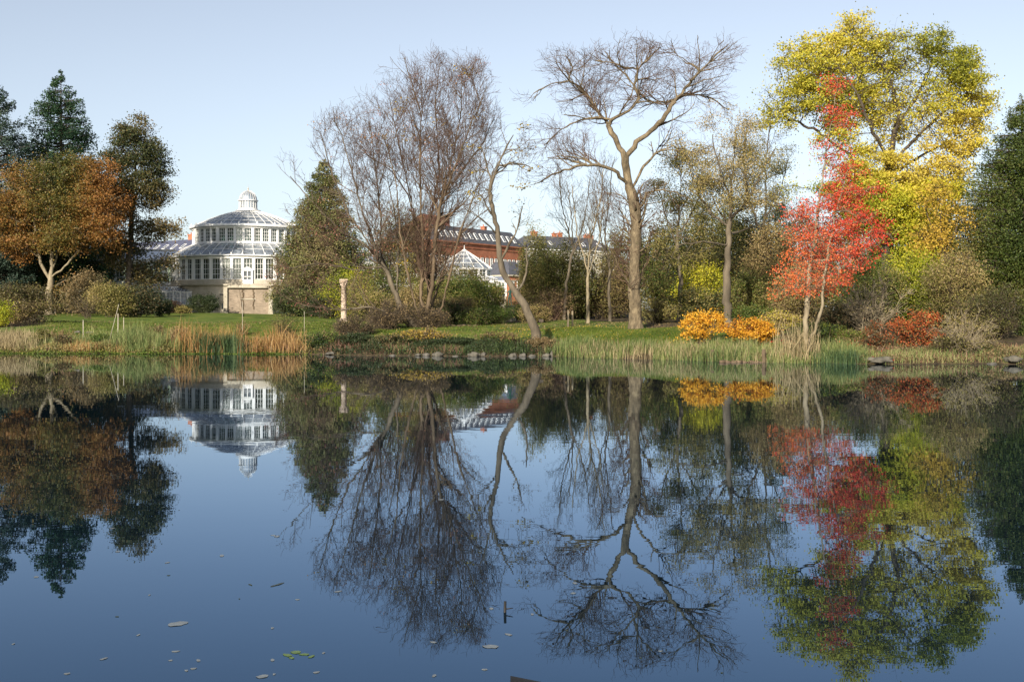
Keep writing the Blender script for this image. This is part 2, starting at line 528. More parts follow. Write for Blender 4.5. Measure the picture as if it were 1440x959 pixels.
def fan_tree(label, d0, polys, es, R=.3, bark='bark_brown', twig='twig_brown', up=.1, wander=.1, ang=.7, lens=(5, 2.6, 1.4, .75), dens=(1.1, 1.5, 2.0, 2.4),
             name='bare_tree', group='bare trees on the bank', flare=1.5, wob=.1, rs=None, start=.3, leaf=None, rmin=.011, z0=None, tapp=.8, flat=1.0):
    """limbs follow guides, then four orders of side branches leave them at an angle and bend towards the light"""
    G = guided(polys, d0); b = G[0][0].copy(); b[2] = gz(b[0], b[1]) - .1; G[0][0] = b
    root = thing(name, label, 'tree', b, group=group)
    P, par = skeleton(G, .45, wob); P = np.array(P); par = np.array(par); n = len(P)
    # radius by distance to the tip of each limb
    kids = [[] for _ in range(n)]
    for i, p_ in enumerate(par):
        if p_ >= 0: kids[p_].append(i)
    far_ = np.zeros(n)
    for i in range(n - 1, -1, -1):
        if par[i] >= 0: far_[par[i]] = max(far_[par[i]], far_[i] + np.linalg.norm(P[i] - P[par[i]]))
    r = np.zeros(n); r[0] = R
    ar = np.full(n, 0.)
    for i in range(n - 1, -1, -1):
        ar[i] = sum(ar[k] for k in kids[i]) + .45 + .0
    r = .03 + (R - .03) * (ar / ar[0]) ** tapp
    r = np.minimum(r, .035 + far_ * .035 + 0 * r) if rs is None else np.minimum(r, .035 + far_ * rs)
    P = P + 0
    wood(P, par, r, .05, M[bark], M[bark], root, b, flare=flare)
    D = node_dirs(P, par); ztop = P[:, 2].max(); zb = b[2]
    cen = []; rad_ = []
    for px, py, rx, ry, dd, rd in es:
        s_ = (d0 + dd) / F; cen.append(W(px, py, d0 + dd)); rad_.append((rx * s_, rd, ry * s_))
    cen = np.array(cen); rad_ = np.array(rad_)
    inside = lambda X: ((((X[:, None] - cen[None]) / rad_[None]) ** 2).sum(2) < 1.0).any(1)
    # first order candidates
    dist0 = np.array([0.0] * n)
    for i in range(1, n): dist0[i] = dist0[par[i]] + np.linalg.norm(P[i] - P[par[i]])
    sel = np.where((far_ / (far_ + dist0 + .01) < 1 - start) | inside(P))[0]; sel = sel[sel > 0]
    pos = P[sel]; dr = D[sel]; rr = r[sel]; rate = dens[0] * .45
    allp = []
    for lv in range(4):
        k = rng.poisson(rate, len(pos)) if lv == 0 else rng.poisson(dens[lv] * seglen, len(pos))
        i = np.repeat(np.arange(len(pos)), k)
        st = pos[i]; pd = dr[i]; pr = rr[i]
        rv = rng.normal(size=(len(i), 3)); rv[:, 2] = rv[:, 2] * flat + .15; rv -= (rv * pd).sum(1)[:, None] * pd; rv /= np.linalg.norm(rv, axis=1)[:, None] + 1e-9
        an = ang * rng.uniform(.6, 1.3, len(i)); d = pd * np.cos(an)[:, None] + rv * np.sin(an)[:, None]
        L = lens[lv] * rng.uniform(.5, 1.15, len(i)); K = (7, 5, 4, 3)[lv]; seglen = lens[lv] / K
        r0 = np.maximum(np.minimum(pr * .6, (.09, .046, .025, .014)[lv]), rmin); cur = st; alive = np.ones(len(i), bool)
        A_, B_, RA, RB, DD = [], [], [], [], []; nx_pos, nx_dir, nx_r = [], [], []
        for q in range(K):
            nxp = cur + d * (L / K)[:, None]
            ok = alive & (inside(nxp) | ((q < 2) & (lv > 1)))
            f0 = 1 - q / K * .75; f1 = 1 - (q + 1) / K * .75
            A_.append(cur[ok]); B_.append(nxp[ok]); RA.append(np.maximum(r0 * f0, rmin * .8)[ok]); RB.append(np.maximum(r0 * f1, rmin * .7)[ok])
            if q > 0 or lv == 0: nx_pos.append(nxp[ok]); nx_dir.append(d[ok]); nx_r.append((r0 * f1)[ok])
            alive = ok; cur = nxp
            d = d + rng.normal(0, wander, d.shape); d[:, 2] += up * (1.2 if lv < 2 else .6); d /= np.linalg.norm(d, axis=1)[:, None]
        A_, B_, RA, RB = map(np.concatenate, (A_, B_, RA, RB)); dd = B_ - A_; dd /= np.linalg.norm(dd, axis=1)[:, None] + 1e-9
        if len(A_): tubes(('boughs', 'branches', 'fine_branches', 'twigs')[lv], A_, B_, RA, RB, dd, dd, (6, 4, 3, 3)[lv], M[bark] if lv == 0 else M[twig], root, b)
        pos = np.concatenate(nx_pos); dr = np.concatenate(nx_dir); rr = np.concatenate(nx_r)
        if lv >= 1: allp.append(pos)
    if leaf:
        pts = np.concatenate(allp)
        for n_, size, mat, sig, clus in leaf:
            if clus: ctr = pts[rng.integers(0, len(pts), clus)]; an = ctr[rng.integers(0, clus, n_)] + rng.normal(0, 1, (n_, 3)) * np.array([sig, sig, sig * .5])
            else: an = pts[rng.integers(0, len(pts), n_)] + rng.normal(0, sig, (n_, 3))
            leaves('crown', an, size, M[mat], root, b, tseed=len(label))
    return root


# leaf palettes (ramps run over a per-leaf tint)
M['lf_yellow'] = leafmat('yellow_foliage', [(.17, .19, .025), (.37, .37, .04), (.58, .50, .06), (.66, .53, .10)], .4)
M['lf_gold'] = leafmat('golden_foliage', [(.20, .15, .02), (.42, .30, .04), (.55, .36, .06)], .35)
M['lf_red'] = leafmat('red_foliage', [(.17, .12, .03), (.34, .03, .022), (.53, .05, .032), (.62, .085, .05), (.66, .20, .06)], .35)
M['lf_russet'] = leafmat('russet_foliage', [(.07, .085, .02), (.16, .13, .03), (.235, .12, .03), (.31, .14, .04)], .3)
M['lf_oak'] = leafmat('oak_foliage', [(.030, .045, .018), (.055, .065, .022), (.13, .10, .035), (.22, .15, .06)], .2)
M['lf_spruce'] = leafmat('spruce_needles', [(.012, .035, .015), (.022, .055, .022), (.045, .085, .03)], .12)
M['lf_blue'] = leafmat('bluish_needles', [(.015, .035, .025), (.03, .055, .04), (.05, .08, .055)], .12)
M['lf_yew'] = leafmat('yew_needles', [(.045, .065, .016), (.10, .115, .03), (.165, .155, .055), (.23, .185, .085)], .15)
M['lf_cypress'] = leafmat('cypress_foliage', [(.022, .040, .008), (.05, .075, .014), (.09, .11, .022), (.17, .15, .04)], .2)
M['lf_olive'] = leafmat('olive_foliage', [(.06, .068, .02), (.15, .145, .038), (.25, .21, .065), (.36, .27, .115)], .25)
M['lf_green'] = leafmat('green_foliage', [(.03, .06, .012), (.07, .12, .018), (.13, .17, .03), (.22, .22, .04)], .28)
M['lf_lime'] = leafmat('lime_foliage', [(.09, .13, .015), (.22, .26, .02), (.40, .40, .03), (.56, .48, .04)], .35)
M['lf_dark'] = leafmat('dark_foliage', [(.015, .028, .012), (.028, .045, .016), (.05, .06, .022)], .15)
M['lf_dull'] = leafmat('dull_brown_foliage', [(.055, .048, .022), (.125, .095, .042), (.20, .145, .068), (.29, .20, .095)], .2)
M['lf_azalea'] = leafmat('orange_yellow_foliage', [(.38, .13, .02), (.62, .33, .03), (.75, .42, .04), (.80, .48, .08)], .35)
M['lf_orange'] = leafmat('orange_red_foliage', [(.12, .09, .03), (.30, .08, .03), (.48, .10, .03), (.56, .19, .05)], .3)
M['lf_salmon'] = leafmat('salmon_foliage', [(.36, .19, .10), (.50, .26, .14), (.56, .33, .20)], .3)
M['lf_pinkbud'] = leafmat('pink_buds', [(.30, .12, .09), (.40, .18, .14), (.45, .26, .10)], .3)


def conifer(label, px, d0, top, w, n_br=260, nleaf=26000, size=.22, mat='lf_spruce', prof=((0, 0), (1, 1)), droop=.25, base_gap=1.5, name='conifer_tree', group=None,
            seed=3, clump=.32, asym=None, bark='bark_dark', lmin=.72):
    """w: half width in pixels at profile 1.  prof: (fraction from top, relative radius)"""
    x, y = (px - 720) / F * d0, d0
    b = np.array([x, y, float(gz(x, y)) - .1]); zt = CZ + (HZ - top) / F * d0; Hh = zt - b[2]; Wd = w / F * d0
    root = thing(name, label, 'tree', b, group=group)
    m = MB(); hs = [0, .25, .5, .75, 1.0]
    pts = [(b[0] + .1 * math.sin(k * 2.), b[1], b[2] + Hh * k) for k in hs]
    for i in range(4): m.tube(pts[i], pts[i + 1], Hh * .018 * (1.03 - hs[i]), Hh * .018 * (1.02 - hs[i + 1]), 8)
    o = m.obj('trunk', M[bark], root, True); o.location = -Vector(b)
    fr = np.sort(rng.uniform(0.0, 1, n_br) ** .75); fr = fr * (1 - base_gap / Hh)
    px_, pr_ = zip(*prof)
    rad = np.interp(fr, px_, pr_) * Wd
    az = rng.uniform(0, 2 * math.pi, n_br)
    Lr = rad * rng.uniform(lmin, 1.12, n_br)
    if asym is not None: Lr = Lr * asym(az, fr)
    d = np.stack([np.cos(az), np.sin(az), np.zeros(n_br)], 1)
    B0 = np.stack([np.full(n_br, b[0]), np.full(n_br, b[1]), zt - fr * Hh], 1)
    tipp = B0 + d * Lr[:, None]; tipp[:, 2] += (.18 - droop) * Lr + rng.normal(0, .2, n_br)
    tubes('branches', B0, tipp, Lr * .012 + .03, np.full(n_br, .015), d, d, 4, M[bark], root, b)
    wgt = (Lr + .4) / (Lr + .4).sum(); cnt = rng.choice(n_br, nleaf, p=wgt)
    t = rng.uniform(.1, 1, nleaf) ** .55
    A = B0[cnt] + (tipp - B0)[cnt] * t[:, None]
    A[:, 2] -= droop * .8 * (1 - t) * 0 + .12 * Lr[cnt] * np.sin(t * math.pi)
    side = np.stack([-d[:, 1], d[:, 0], np.zeros(n_br)], 1)
    sp = clump * (1.25 - t * .6) * np.sqrt(Lr[cnt] + .3)
    A += side[cnt] * (rng.normal(0, 1, nleaf) * sp)[:, None]
    A[:, 2] += rng.normal(0, .13, nleaf) * (np.sqrt(Lr[cnt]) + .4) - .1
    leaves('crown', A, size, M[mat], root, b, aspect=.45, tseed=seed, tf=.5)
    return root


def bush(label, px, d0, top, w, mat='lf_green', n=9000, size=.16, stems=16, name='shrub', cat='shrub', group=None, depth=None, low=0.0, clumps=60, sig=.11,
         smat='twig_brown', shape=.8, fill=.45, srad=.035, dx=0, tws=160, base=None, tf=.6, tmix=.5, twl=.9, keep=None, lift=0., aspect=.6):
    """w: half width px; top: py of the top"""
    s = d0 / F; x, y = (px - 720) * s, d0
    b = np.array([x, y, float(gz(x, y)) - .05]); zt = CZ + (HZ - top) * s; Hh = max(.4, zt - b[2]); Wd = w * s; Dp = depth if depth else Wd * .8
    root = thing(name, label, cat, b, group=group)
    c = b + np.array([dx * s, 0, Hh * (.5 + low / 2)]); rad = np.array([Wd, Dp, Hh * (.5 - low / 2)])
    q = rng.normal(size=(clumps, 3)); q /= np.linalg.norm(q, axis=1)[:, None]; q *= (fill + (1 - fill) * rng.uniform(0, 1, clumps) ** .6)[:, None] * .93
    # widen toward middle/top by shape
    lob = 1 + .17 * sn(q, 2.2, int(abs(px))) + .05 * rng.normal(size=clumps)
    Cc = c + q * rad * lob[:, None]
    # stems to clumps
    ns = min(stems, clumps); A_ = []; B_ = []; RA = []; RB = []
    bs = b + np.stack([rng.normal(0, .08 * Wd + .1, ns), rng.normal(0, .08 * Dp + .1, ns), np.zeros(ns)], 1)
    tg = Cc[:ns]; mid = bs + (tg - bs) * .45; mid[:, 2] += .12 * np.linalg.norm(tg - bs, axis=1)
    prev = bs
    K = 6; spts = []
    for k in range(1, K + 1):
        t = k / K; cur = (1 - t) ** 2 * bs + 2 * t * (1 - t) * mid + t * t * tg
        if k < K: cur = cur + rng.normal(0, .025 * Wd, cur.shape)
        A_.append(prev); B_.append(cur); r0 = srad * (1.1 - (k - 1) / K); r1 = srad * (1.1 - k / K)
        RA.append(np.full(ns, r0)); RB.append(np.full(ns, r1)); prev = cur; spts.append(cur)
    if tws:
        sp = np.concatenate(spts[1:]); ii = rng.integers(0, len(sp), tws)
        base_ = sp[ii]; dv = (base_ - (b + np.array([0, 0, Hh * .1]))); dv /= np.linalg.norm(dv, axis=1)[:, None] + 1e-9
        dv += rng.normal(0, .55, dv.shape); dv /= np.linalg.norm(dv, axis=1)[:, None]
        L = twl * rng.uniform(.4, 1.2, tws) * .14 * (Wd + Hh)
        mid_ = base_ + dv * (L * .5)[:, None]; dv2 = dv + rng.normal(0, .3, dv.shape); end = mid_ + dv2 * (L * .5)[:, None]
        A_ += [base_, mid_]; B_ += [mid_, end]; RA += [np.full(tws, srad * .35), np.full(tws, srad * .28)]; RB += [np.full(tws, srad * .28), np.full(tws, srad * .14)]
        spts.append(end); spts.append(mid_)
    A_, B_, RA, RB = map(np.concatenate, (A_, B_, RA, RB)); dd = B_ - A_; dd /= np.linalg.norm(dd, axis=1)[:, None] + 1e-9
    tubes('stems', A_, B_, RA, RB, dd, dd, 4, M[smat], root, b)
    if n:
        k1 = int(n * .72); ii = rng.integers(0, clumps, k1)
        A1 = Cc[ii] + rng.normal(0, 1, (k1, 3)) * rad * sig * 1.3
        sp = np.concatenate(spts[2:]); A2 = sp[rng.integers(0, len(sp), n - k1)] + rng.normal(0, 1, (n - k1, 3)) * rad * sig * .9
        A = np.concatenate([A1, A2]); A = A[A[:, 2] > gz(A[:, 0], A[:, 1]) + .05 + lift]
        for mt, fr_ in (mat if isinstance(mat, list) else [(mat, 1)]):
            sel = A if fr_ == 1 else A[rng.uniform(0, 1, len(A)) < fr_]
            leaves('foliage', sel, size, M[mt], root, b, tseed=int(abs(px)), tf=tf, tmix=tmix, aspect=aspect)
    return root


def blades(name, X, Y, h, w, lean, mat, label, cat, parent=None, kind='stuff', seed=1, zoff=0.):
    n = len(X); z = np.maximum(gz(X, Y), -.25) + zoff
    base = np.stack([X, Y, z], 1)
    az = rng.uniform(0, 2 * math.pi, n); sd = np.stack([np.cos(az), np.sin(az), np.zeros(n)], 1)
    la = rng.uniform(0, 2 * math.pi, n); ld = np.stack([np.cos(la), np.sin(la), np.zeros(n)], 1)
    ln = lean * rng.uniform(.1, 1.0, n) ** 1.5 * h
    R_ = []
    for t, ww in ((0, 1), (.45, .9), (.8, .55), (1.0, .08)):
        p = base + ld * (ln * t * t)[:, None]; p[:, 2] += h * t * (1 - .25 * (ln / (h + 1e-6)) * t)
        R_ += [p - sd * (w * ww * .5)[:, None], p + sd * (w * ww * .5)[:, None]]
    V = np.stack(R_, 1).reshape(-1, 3); b = (np.arange(n) * 8)[:, None]
    Fc = np.concatenate([b + np.array([[0, 1, 3, 2]]), b + np.array([[2, 3, 5, 4]]), b + np.array([[4, 5, 7, 6]])], 1).reshape(-1, 4)
    ti = np.clip(rng.normal(.5, .28, n) + .3 * sn(base, .8, seed), 0, 1)
    o = mesh_np(name, V, Fc, M[mat], parent, np.repeat(ti, 3))
    return props(o, label, cat, kind=kind)
# ------------------------------------------------------------------ ground and water
def ground():
    xs = np.unique(np.concatenate([np.linspace(-3000, -140, 20), np.linspace(-140, -62, 30), np.arange(-62, 62, .55), np.linspace(62, 140, 30), np.linspace(140, 3000, 20)]))
    ys = np.unique(np.concatenate([np.linspace(-400, -10, 12), np.linspace(-10, 12, 16), np.linspace(12, 58, 10), np.arange(58, 112, .45), np.arange(112, 260, 3), np.geomspace(260, 5000, 25)]))
    X, Y = np.meshgrid(xs, ys); Z = gz(X, Y)
    V = np.stack([X, Y, Z], 2).reshape(-1, 3); nx = len(xs); ny = len(ys)
    i = np.arange(nx - 1)[None]; j = np.arange(ny - 1)[:, None]
    Fc = np.stack([j * nx + i, j * nx + i + 1, (j + 1) * nx + i + 1, (j + 1) * nx + i], 2).reshape(-1, 4)
    m, nt, o = newmat('lawn_and_soil')
    tc = nt.nodes.new('ShaderNodeTexCoord')
    def noise(s, det=5, st=None):
        n = nt.nodes.new('ShaderNodeTexNoise'); n.inputs['Scale'].default_value = s; n.inputs['Detail'].default_value = det
        if st:
            mp = nt.nodes.new('ShaderNodeMapping'); mp.inputs['Scale'].default_value = st
            nt.links.new(tc.outputs['Object'], mp.inputs[0]); nt.links.new(mp.outputs[0], n.inputs[0])
        else: nt.links.new(tc.outputs['Object'], n.inputs[0])
        return n
    n1 = noise(.6, 8); r1 = ramp(nt, [(.32, (.045, .075, .010)), (.5, (.085, .125, .015)), (.68, (.16, .165, .035))]); nt.links.new(n1.outputs[0], r1.inputs[0])
    n2 = noise(3.); r2 = ramp(nt, [(.3, (.035, .028, .018)), (.55, (.075, .055, .032)), (.75, (.12, .10, .045))]); nt.links.new(n2.outputs[0], r2.inputs[0])
    at = nt.nodes.new('ShaderNodeAttribute'); at.attribute_name = 'soil'
    n3 = noise(.8); ad = nt.nodes.new('ShaderNodeMath'); ad.operation = 'ADD'; nt.links.new(at.outputs['Fac'], ad.inputs[0]); nt.links.new(n3.outputs[0], ad.inputs[1])
    mr = nt.nodes.new('ShaderNodeMapRange'); mr.inputs[1].default_value = .92; mr.inputs[2].default_value = 1.12; nt.links.new(ad.outputs[0], mr.inputs[0])
    mx = nt.nodes.new('ShaderNodeMix'); mx.data_type = 'RGBA'
    nt.links.new(mr.outputs[0], mx.inputs[0]); nt.links.new(r1.outputs[0], mx.inputs[6]); nt.links.new(r2.outputs[0], mx.inputs[7])
    p = nt.nodes.new('ShaderNodeBsdfPrincipled'); p.inputs['Roughness'].default_value = .9; p.inputs['Specular IOR Level'].default_value = .15
    nt.links.new(mx.outputs[2], p.inputs['Base Color'])
    n4 = noise(5); b = nt.nodes.new('ShaderNodeBump'); b.inputs['Strength'].default_value = .6; b.inputs['Distance'].default_value = .12
    nt.links.new(n4.outputs[0], b.inputs['Height']); nt.links.new(b.outputs[0], p.inputs['Normal']); nt.links.new(p.outputs[0], o.inputs[0])
    ob = mesh_np('lawn', V, Fc, m, smooth=True)
    t = V[:, 1] - shore(V[:, 0]); soil = np.clip(1.1 - (t - 2.2) / 3.5, 0, 1)
    pxx = 720 + V[:, 0] / np.maximum(V[:, 1], 1) * F
    wood_ = ((pxx > 905) & (t > 11)) | ((pxx > 1090) & (t > 3)) | ((pxx < 70) & (t > 15)) | ((pxx > 700) & (pxx <= 905) & (t > 34)) | ((pxx > 560) & (pxx < 740) & (t > 32))
    soil = np.maximum(soil, np.where(wood_, .7, 0)); soil[t > 150] = 0
    at_ = ob.data.attributes.new('soil', 'FLOAT', 'POINT'); at_.data.foreach_set('value', soil.astype(np.float32))
    props(ob, 'green lawn rising from the pond bank', 'lawn', kind='structure')

ground()


def water():
    m, nt, o = newmat('pond_water')
    df = nt.nodes.new('ShaderNodeBsdfDiffuse'); df.inputs[0].default_value = (.004, .009, .014, 1)
    gl = nt.nodes.new('ShaderNodeBsdfGlossy'); gl.inputs['Roughness'].default_value = 0
    fr = nt.nodes.new('ShaderNodeFresnel'); fr.inputs[0].default_value = 1.85
    cm = nt.nodes.new('ShaderNodeMix'); cm.data_type = 'RGBA'; cm.inputs[6].default_value = (.28, .58, .98, 1); cm.inputs[7].default_value = (1, 1, 1, 1)
    p = nt.nodes.new('ShaderNodeMixShader')
    nt.links.new(fr.outputs[0], cm.inputs[0]); nt.links.new(cm.outputs[2], gl.inputs[0]); nt.links.new(fr.outputs[0], p.inputs[0])
    nt.links.new(df.outputs[0], p.inputs[1]); nt.links.new(gl.outputs[0], p.inputs[2])
    tc = nt.nodes.new('ShaderNodeTexCoord'); mp = nt.nodes.new('ShaderNodeMapping'); mp.inputs['Scale'].default_value = (.35, 1.0, 1)
    nt.links.new(tc.outputs['Object'], mp.inputs[0])
    n = nt.nodes.new('ShaderNodeTexNoise'); n.inputs['Scale'].default_value = 1.3; n.inputs['Detail'].default_value = 3
    nt.links.new(mp.outputs[0], n.inputs[0])
    nb = nt.nodes.new('ShaderNodeTexNoise'); nb.inputs['Scale'].default_value = .05; nb.inputs['Detail'].default_value = 2
    nt.links.new(mp.outputs[0], nb.inputs[0])
    mr = nt.nodes.new('ShaderNodeMapRange'); mr.inputs[1].default_value = .35; mr.inputs[2].default_value = .65; mr.inputs[3].default_value = .25; mr.inputs[4].default_value = 1.9
    nt.links.new(nb.outputs[0], mr.inputs[0])
    mu = nt.nodes.new('ShaderNodeMath'); mu.operation = 'MULTIPLY'; nt.links.new(n.outputs[0], mu.inputs[0]); nt.links.new(mr.outputs[0], mu.inputs[1])
    b = nt.nodes.new('ShaderNodeBump'); b.inputs['Strength'].default_value = 1; b.inputs['Distance'].default_value = .0011
    nt.links.new(mu.outputs[0], b.inputs['Height']); nt.links.new(b.outputs[0], gl.inputs['Normal']); nt.links.new(p.outputs[0], o.inputs[0])
    V = np.array([(-650, 8, 0), (650, 8, 0), (650, 96, 0), (-650, 96, 0)], float)
    V[0, 1] = V[1, 1] = 2
    ob = mesh_np('pond_water', V, np.array([[0, 1, 2, 3]]), m)
    props(ob, 'still dark pond mirroring the far bank', 'pond', kind='structure')

water()

# ------------------------------------------------------------------ buildings
M['glass_wall'] = glassmat('window_glass', (.62, .72, .66), (.20, .24, .20), .22, .10)
M['glass_roof'] = glassmat('roof_glass', (.60, .68, .72), (.42, .47, .52), .45, .45, .2)
M['glass_low'] = glassmat('clouded_glass', (.35, .42, .48), (.13, .18, .25), .8, .25, .2)
M['brick_podium'] = brickmat('podium_brick', (.21, .165, .115), (.30, .235, .17), (.33, .29, .24), 1, .5, .16)
M['brick_red'] = brickmat('red_brick', (.34, .105, .05), (.43, .15, .07), (.36, .22, .16), 1, .6, .2)
M['slate'] = noisemat('roof_slate', [(.045, .047, .055), (.075, .078, .09), (.10, .10, .115)], 1.5, rough=.6)
M['blue_slate'] = noisemat('blue_roof_slate', [(.06, .065, .10), (.10, .11, .16)], 1.5, rough=.55)
M['tile'] = noisemat('red_roof_tile', [(.17, .07, .05), (.27, .12, .085)], 2.5)
M['cream'] = noisemat('cream_render', [(.46, .42, .34), (.56, .52, .44)], .8)
M['pane'] = noisemat('dark_pane', [(.05, .06, .07), (.12, .14, .15)], .7, rough=.12, spec=.6)
M['copper'] = noisemat('verdigris_bronze', [(.03, .09, .065), (.09, .22, .16), (.18, .36, .27)], 5, rough=.7, bump=.3)


def window_mesh(name, wd, hg, cols, rows, bar=.06, fr=.10, dep=.10):
    m = MB()
    m.box(-wd / 2 + fr / 2, 0, 0, fr, dep, hg); m.box(wd / 2 - fr / 2, 0, 0, fr, dep, hg)
    m.box(0, 0, -hg / 2 + fr / 2, wd - 2 * fr, dep, fr); m.box(0, 0, hg / 2 - fr / 2, wd - 2 * fr, dep, fr)
    for c in range(1, cols): m.box(-wd / 2 + wd * c / cols, 0.005, 0, bar, dep * .5, hg - 2 * fr)
    for r_ in range(1, rows): m.box(0, -0.004, -hg / 2 + hg * r_ / rows, wd - 2 * fr, dep * .42, bar)
    me = bpy.data.meshes.new(name); me.from_pydata(m.v, [], m.f); me.materials.append(M['white_paint']); me.update()
    g = MB().box(0, .01, 0, wd - 2 * fr + .01, .015, hg - 2 * fr + .01)
    ge = bpy.data.meshes.new('pane'); ge.from_pydata(g.v, [], g.f); ge.update()
    return me, ge


def put_window(parent, me, ge, gm, loc, rz):
    if not ge.materials: ge.materials.append(gm)
    o = link(bpy.data.objects.new('window', me), parent); o.location = loc; o.rotation_euler = (0, 0, rz)
    g = link(bpy.data.objects.new('pane', ge), o); return o


def drum_windows(parent, r, z0, z1, n, cols, rows, post=.28, off=0., skip=None):
    """ring of windows with posts between; returns the post mesh builder"""
    ch = 2 * math.pi * r / n; wd = ch - post * .8; me, ge = window_mesh('window', wd, z1 - z0, cols, rows)
    mb = MB()
    for i in range(n):
        t = 2 * math.pi * (i + off) / n - math.pi / 2
        if not (skip and skip(t)):
            put_window(parent, me, ge, M['glass_wall'], (r * math.cos(t), r * math.sin(t), (z0 + z1) / 2), t + math.pi / 2)
        t2 = t + math.pi / n
        mb.box((r + .02) * math.cos(t2), (r + .02) * math.sin(t2), (z0 + z1) / 2, post, post * 1.1, z1 - z0 + .02, t2 + math.pi / 2)
    return mb


def cone_roof(parent, r0, z0, r1, z1, nr, nring, curve=0., gn='roof_glass', fn='roof_ribs', rr=.07):
    K = 6 if curve else nring + 1
    pr = [(r0 + (r1 - r0) * k / K, z0 + (z1 - z0) * k / K + curve * math.sin(math.pi * k / K)) for k in range(K + 1)]
    g = MB().lathe(pr, n=nr, cap=False).obj(gn, M['glass_roof'], parent)
    m = MB()
    for i in range(nr):
        t = 2 * math.pi * i / nr; c, s_ = math.cos(t), math.sin(t)
        for k in range(K):
            m.tube((pr[k][0] * c, pr[k][0] * s_, pr[k][1] + .05), (pr[k + 1][0] * c, pr[k + 1][0] * s_, pr[k + 1][1] + .05), rr, rr * .8, 4)
    for k in range(1, nring + 1):
        f = k / (nring + 1); R_ = r0 + (r1 - r0) * f; Z_ = z0 + (z1 - z0) * f + curve * math.sin(math.pi * f)
        for i in range(nr):
            t = 2 * math.pi * i / nr; t2 = 2 * math.pi * (i + 1) / nr
            m.tube((R_ * math.cos(t), R_ * math.sin(t), Z_ + .05), (R_ * math.cos(t2), R_ * math.sin(t2), Z_ + .05), .04, .04, 4)
    m.obj(fn, M['white_paint'], parent)


def ring(m, r, z, wr, hh, n=92):
    m.lathe([(r - wr / 2, z - hh / 2), (r + wr / 2, z - hh / 2), (r + wr / 2, z + hh / 2), (r - wr / 2, z + hh / 2), (r - wr / 2, z - hh / 2)], n=n, cap=False)


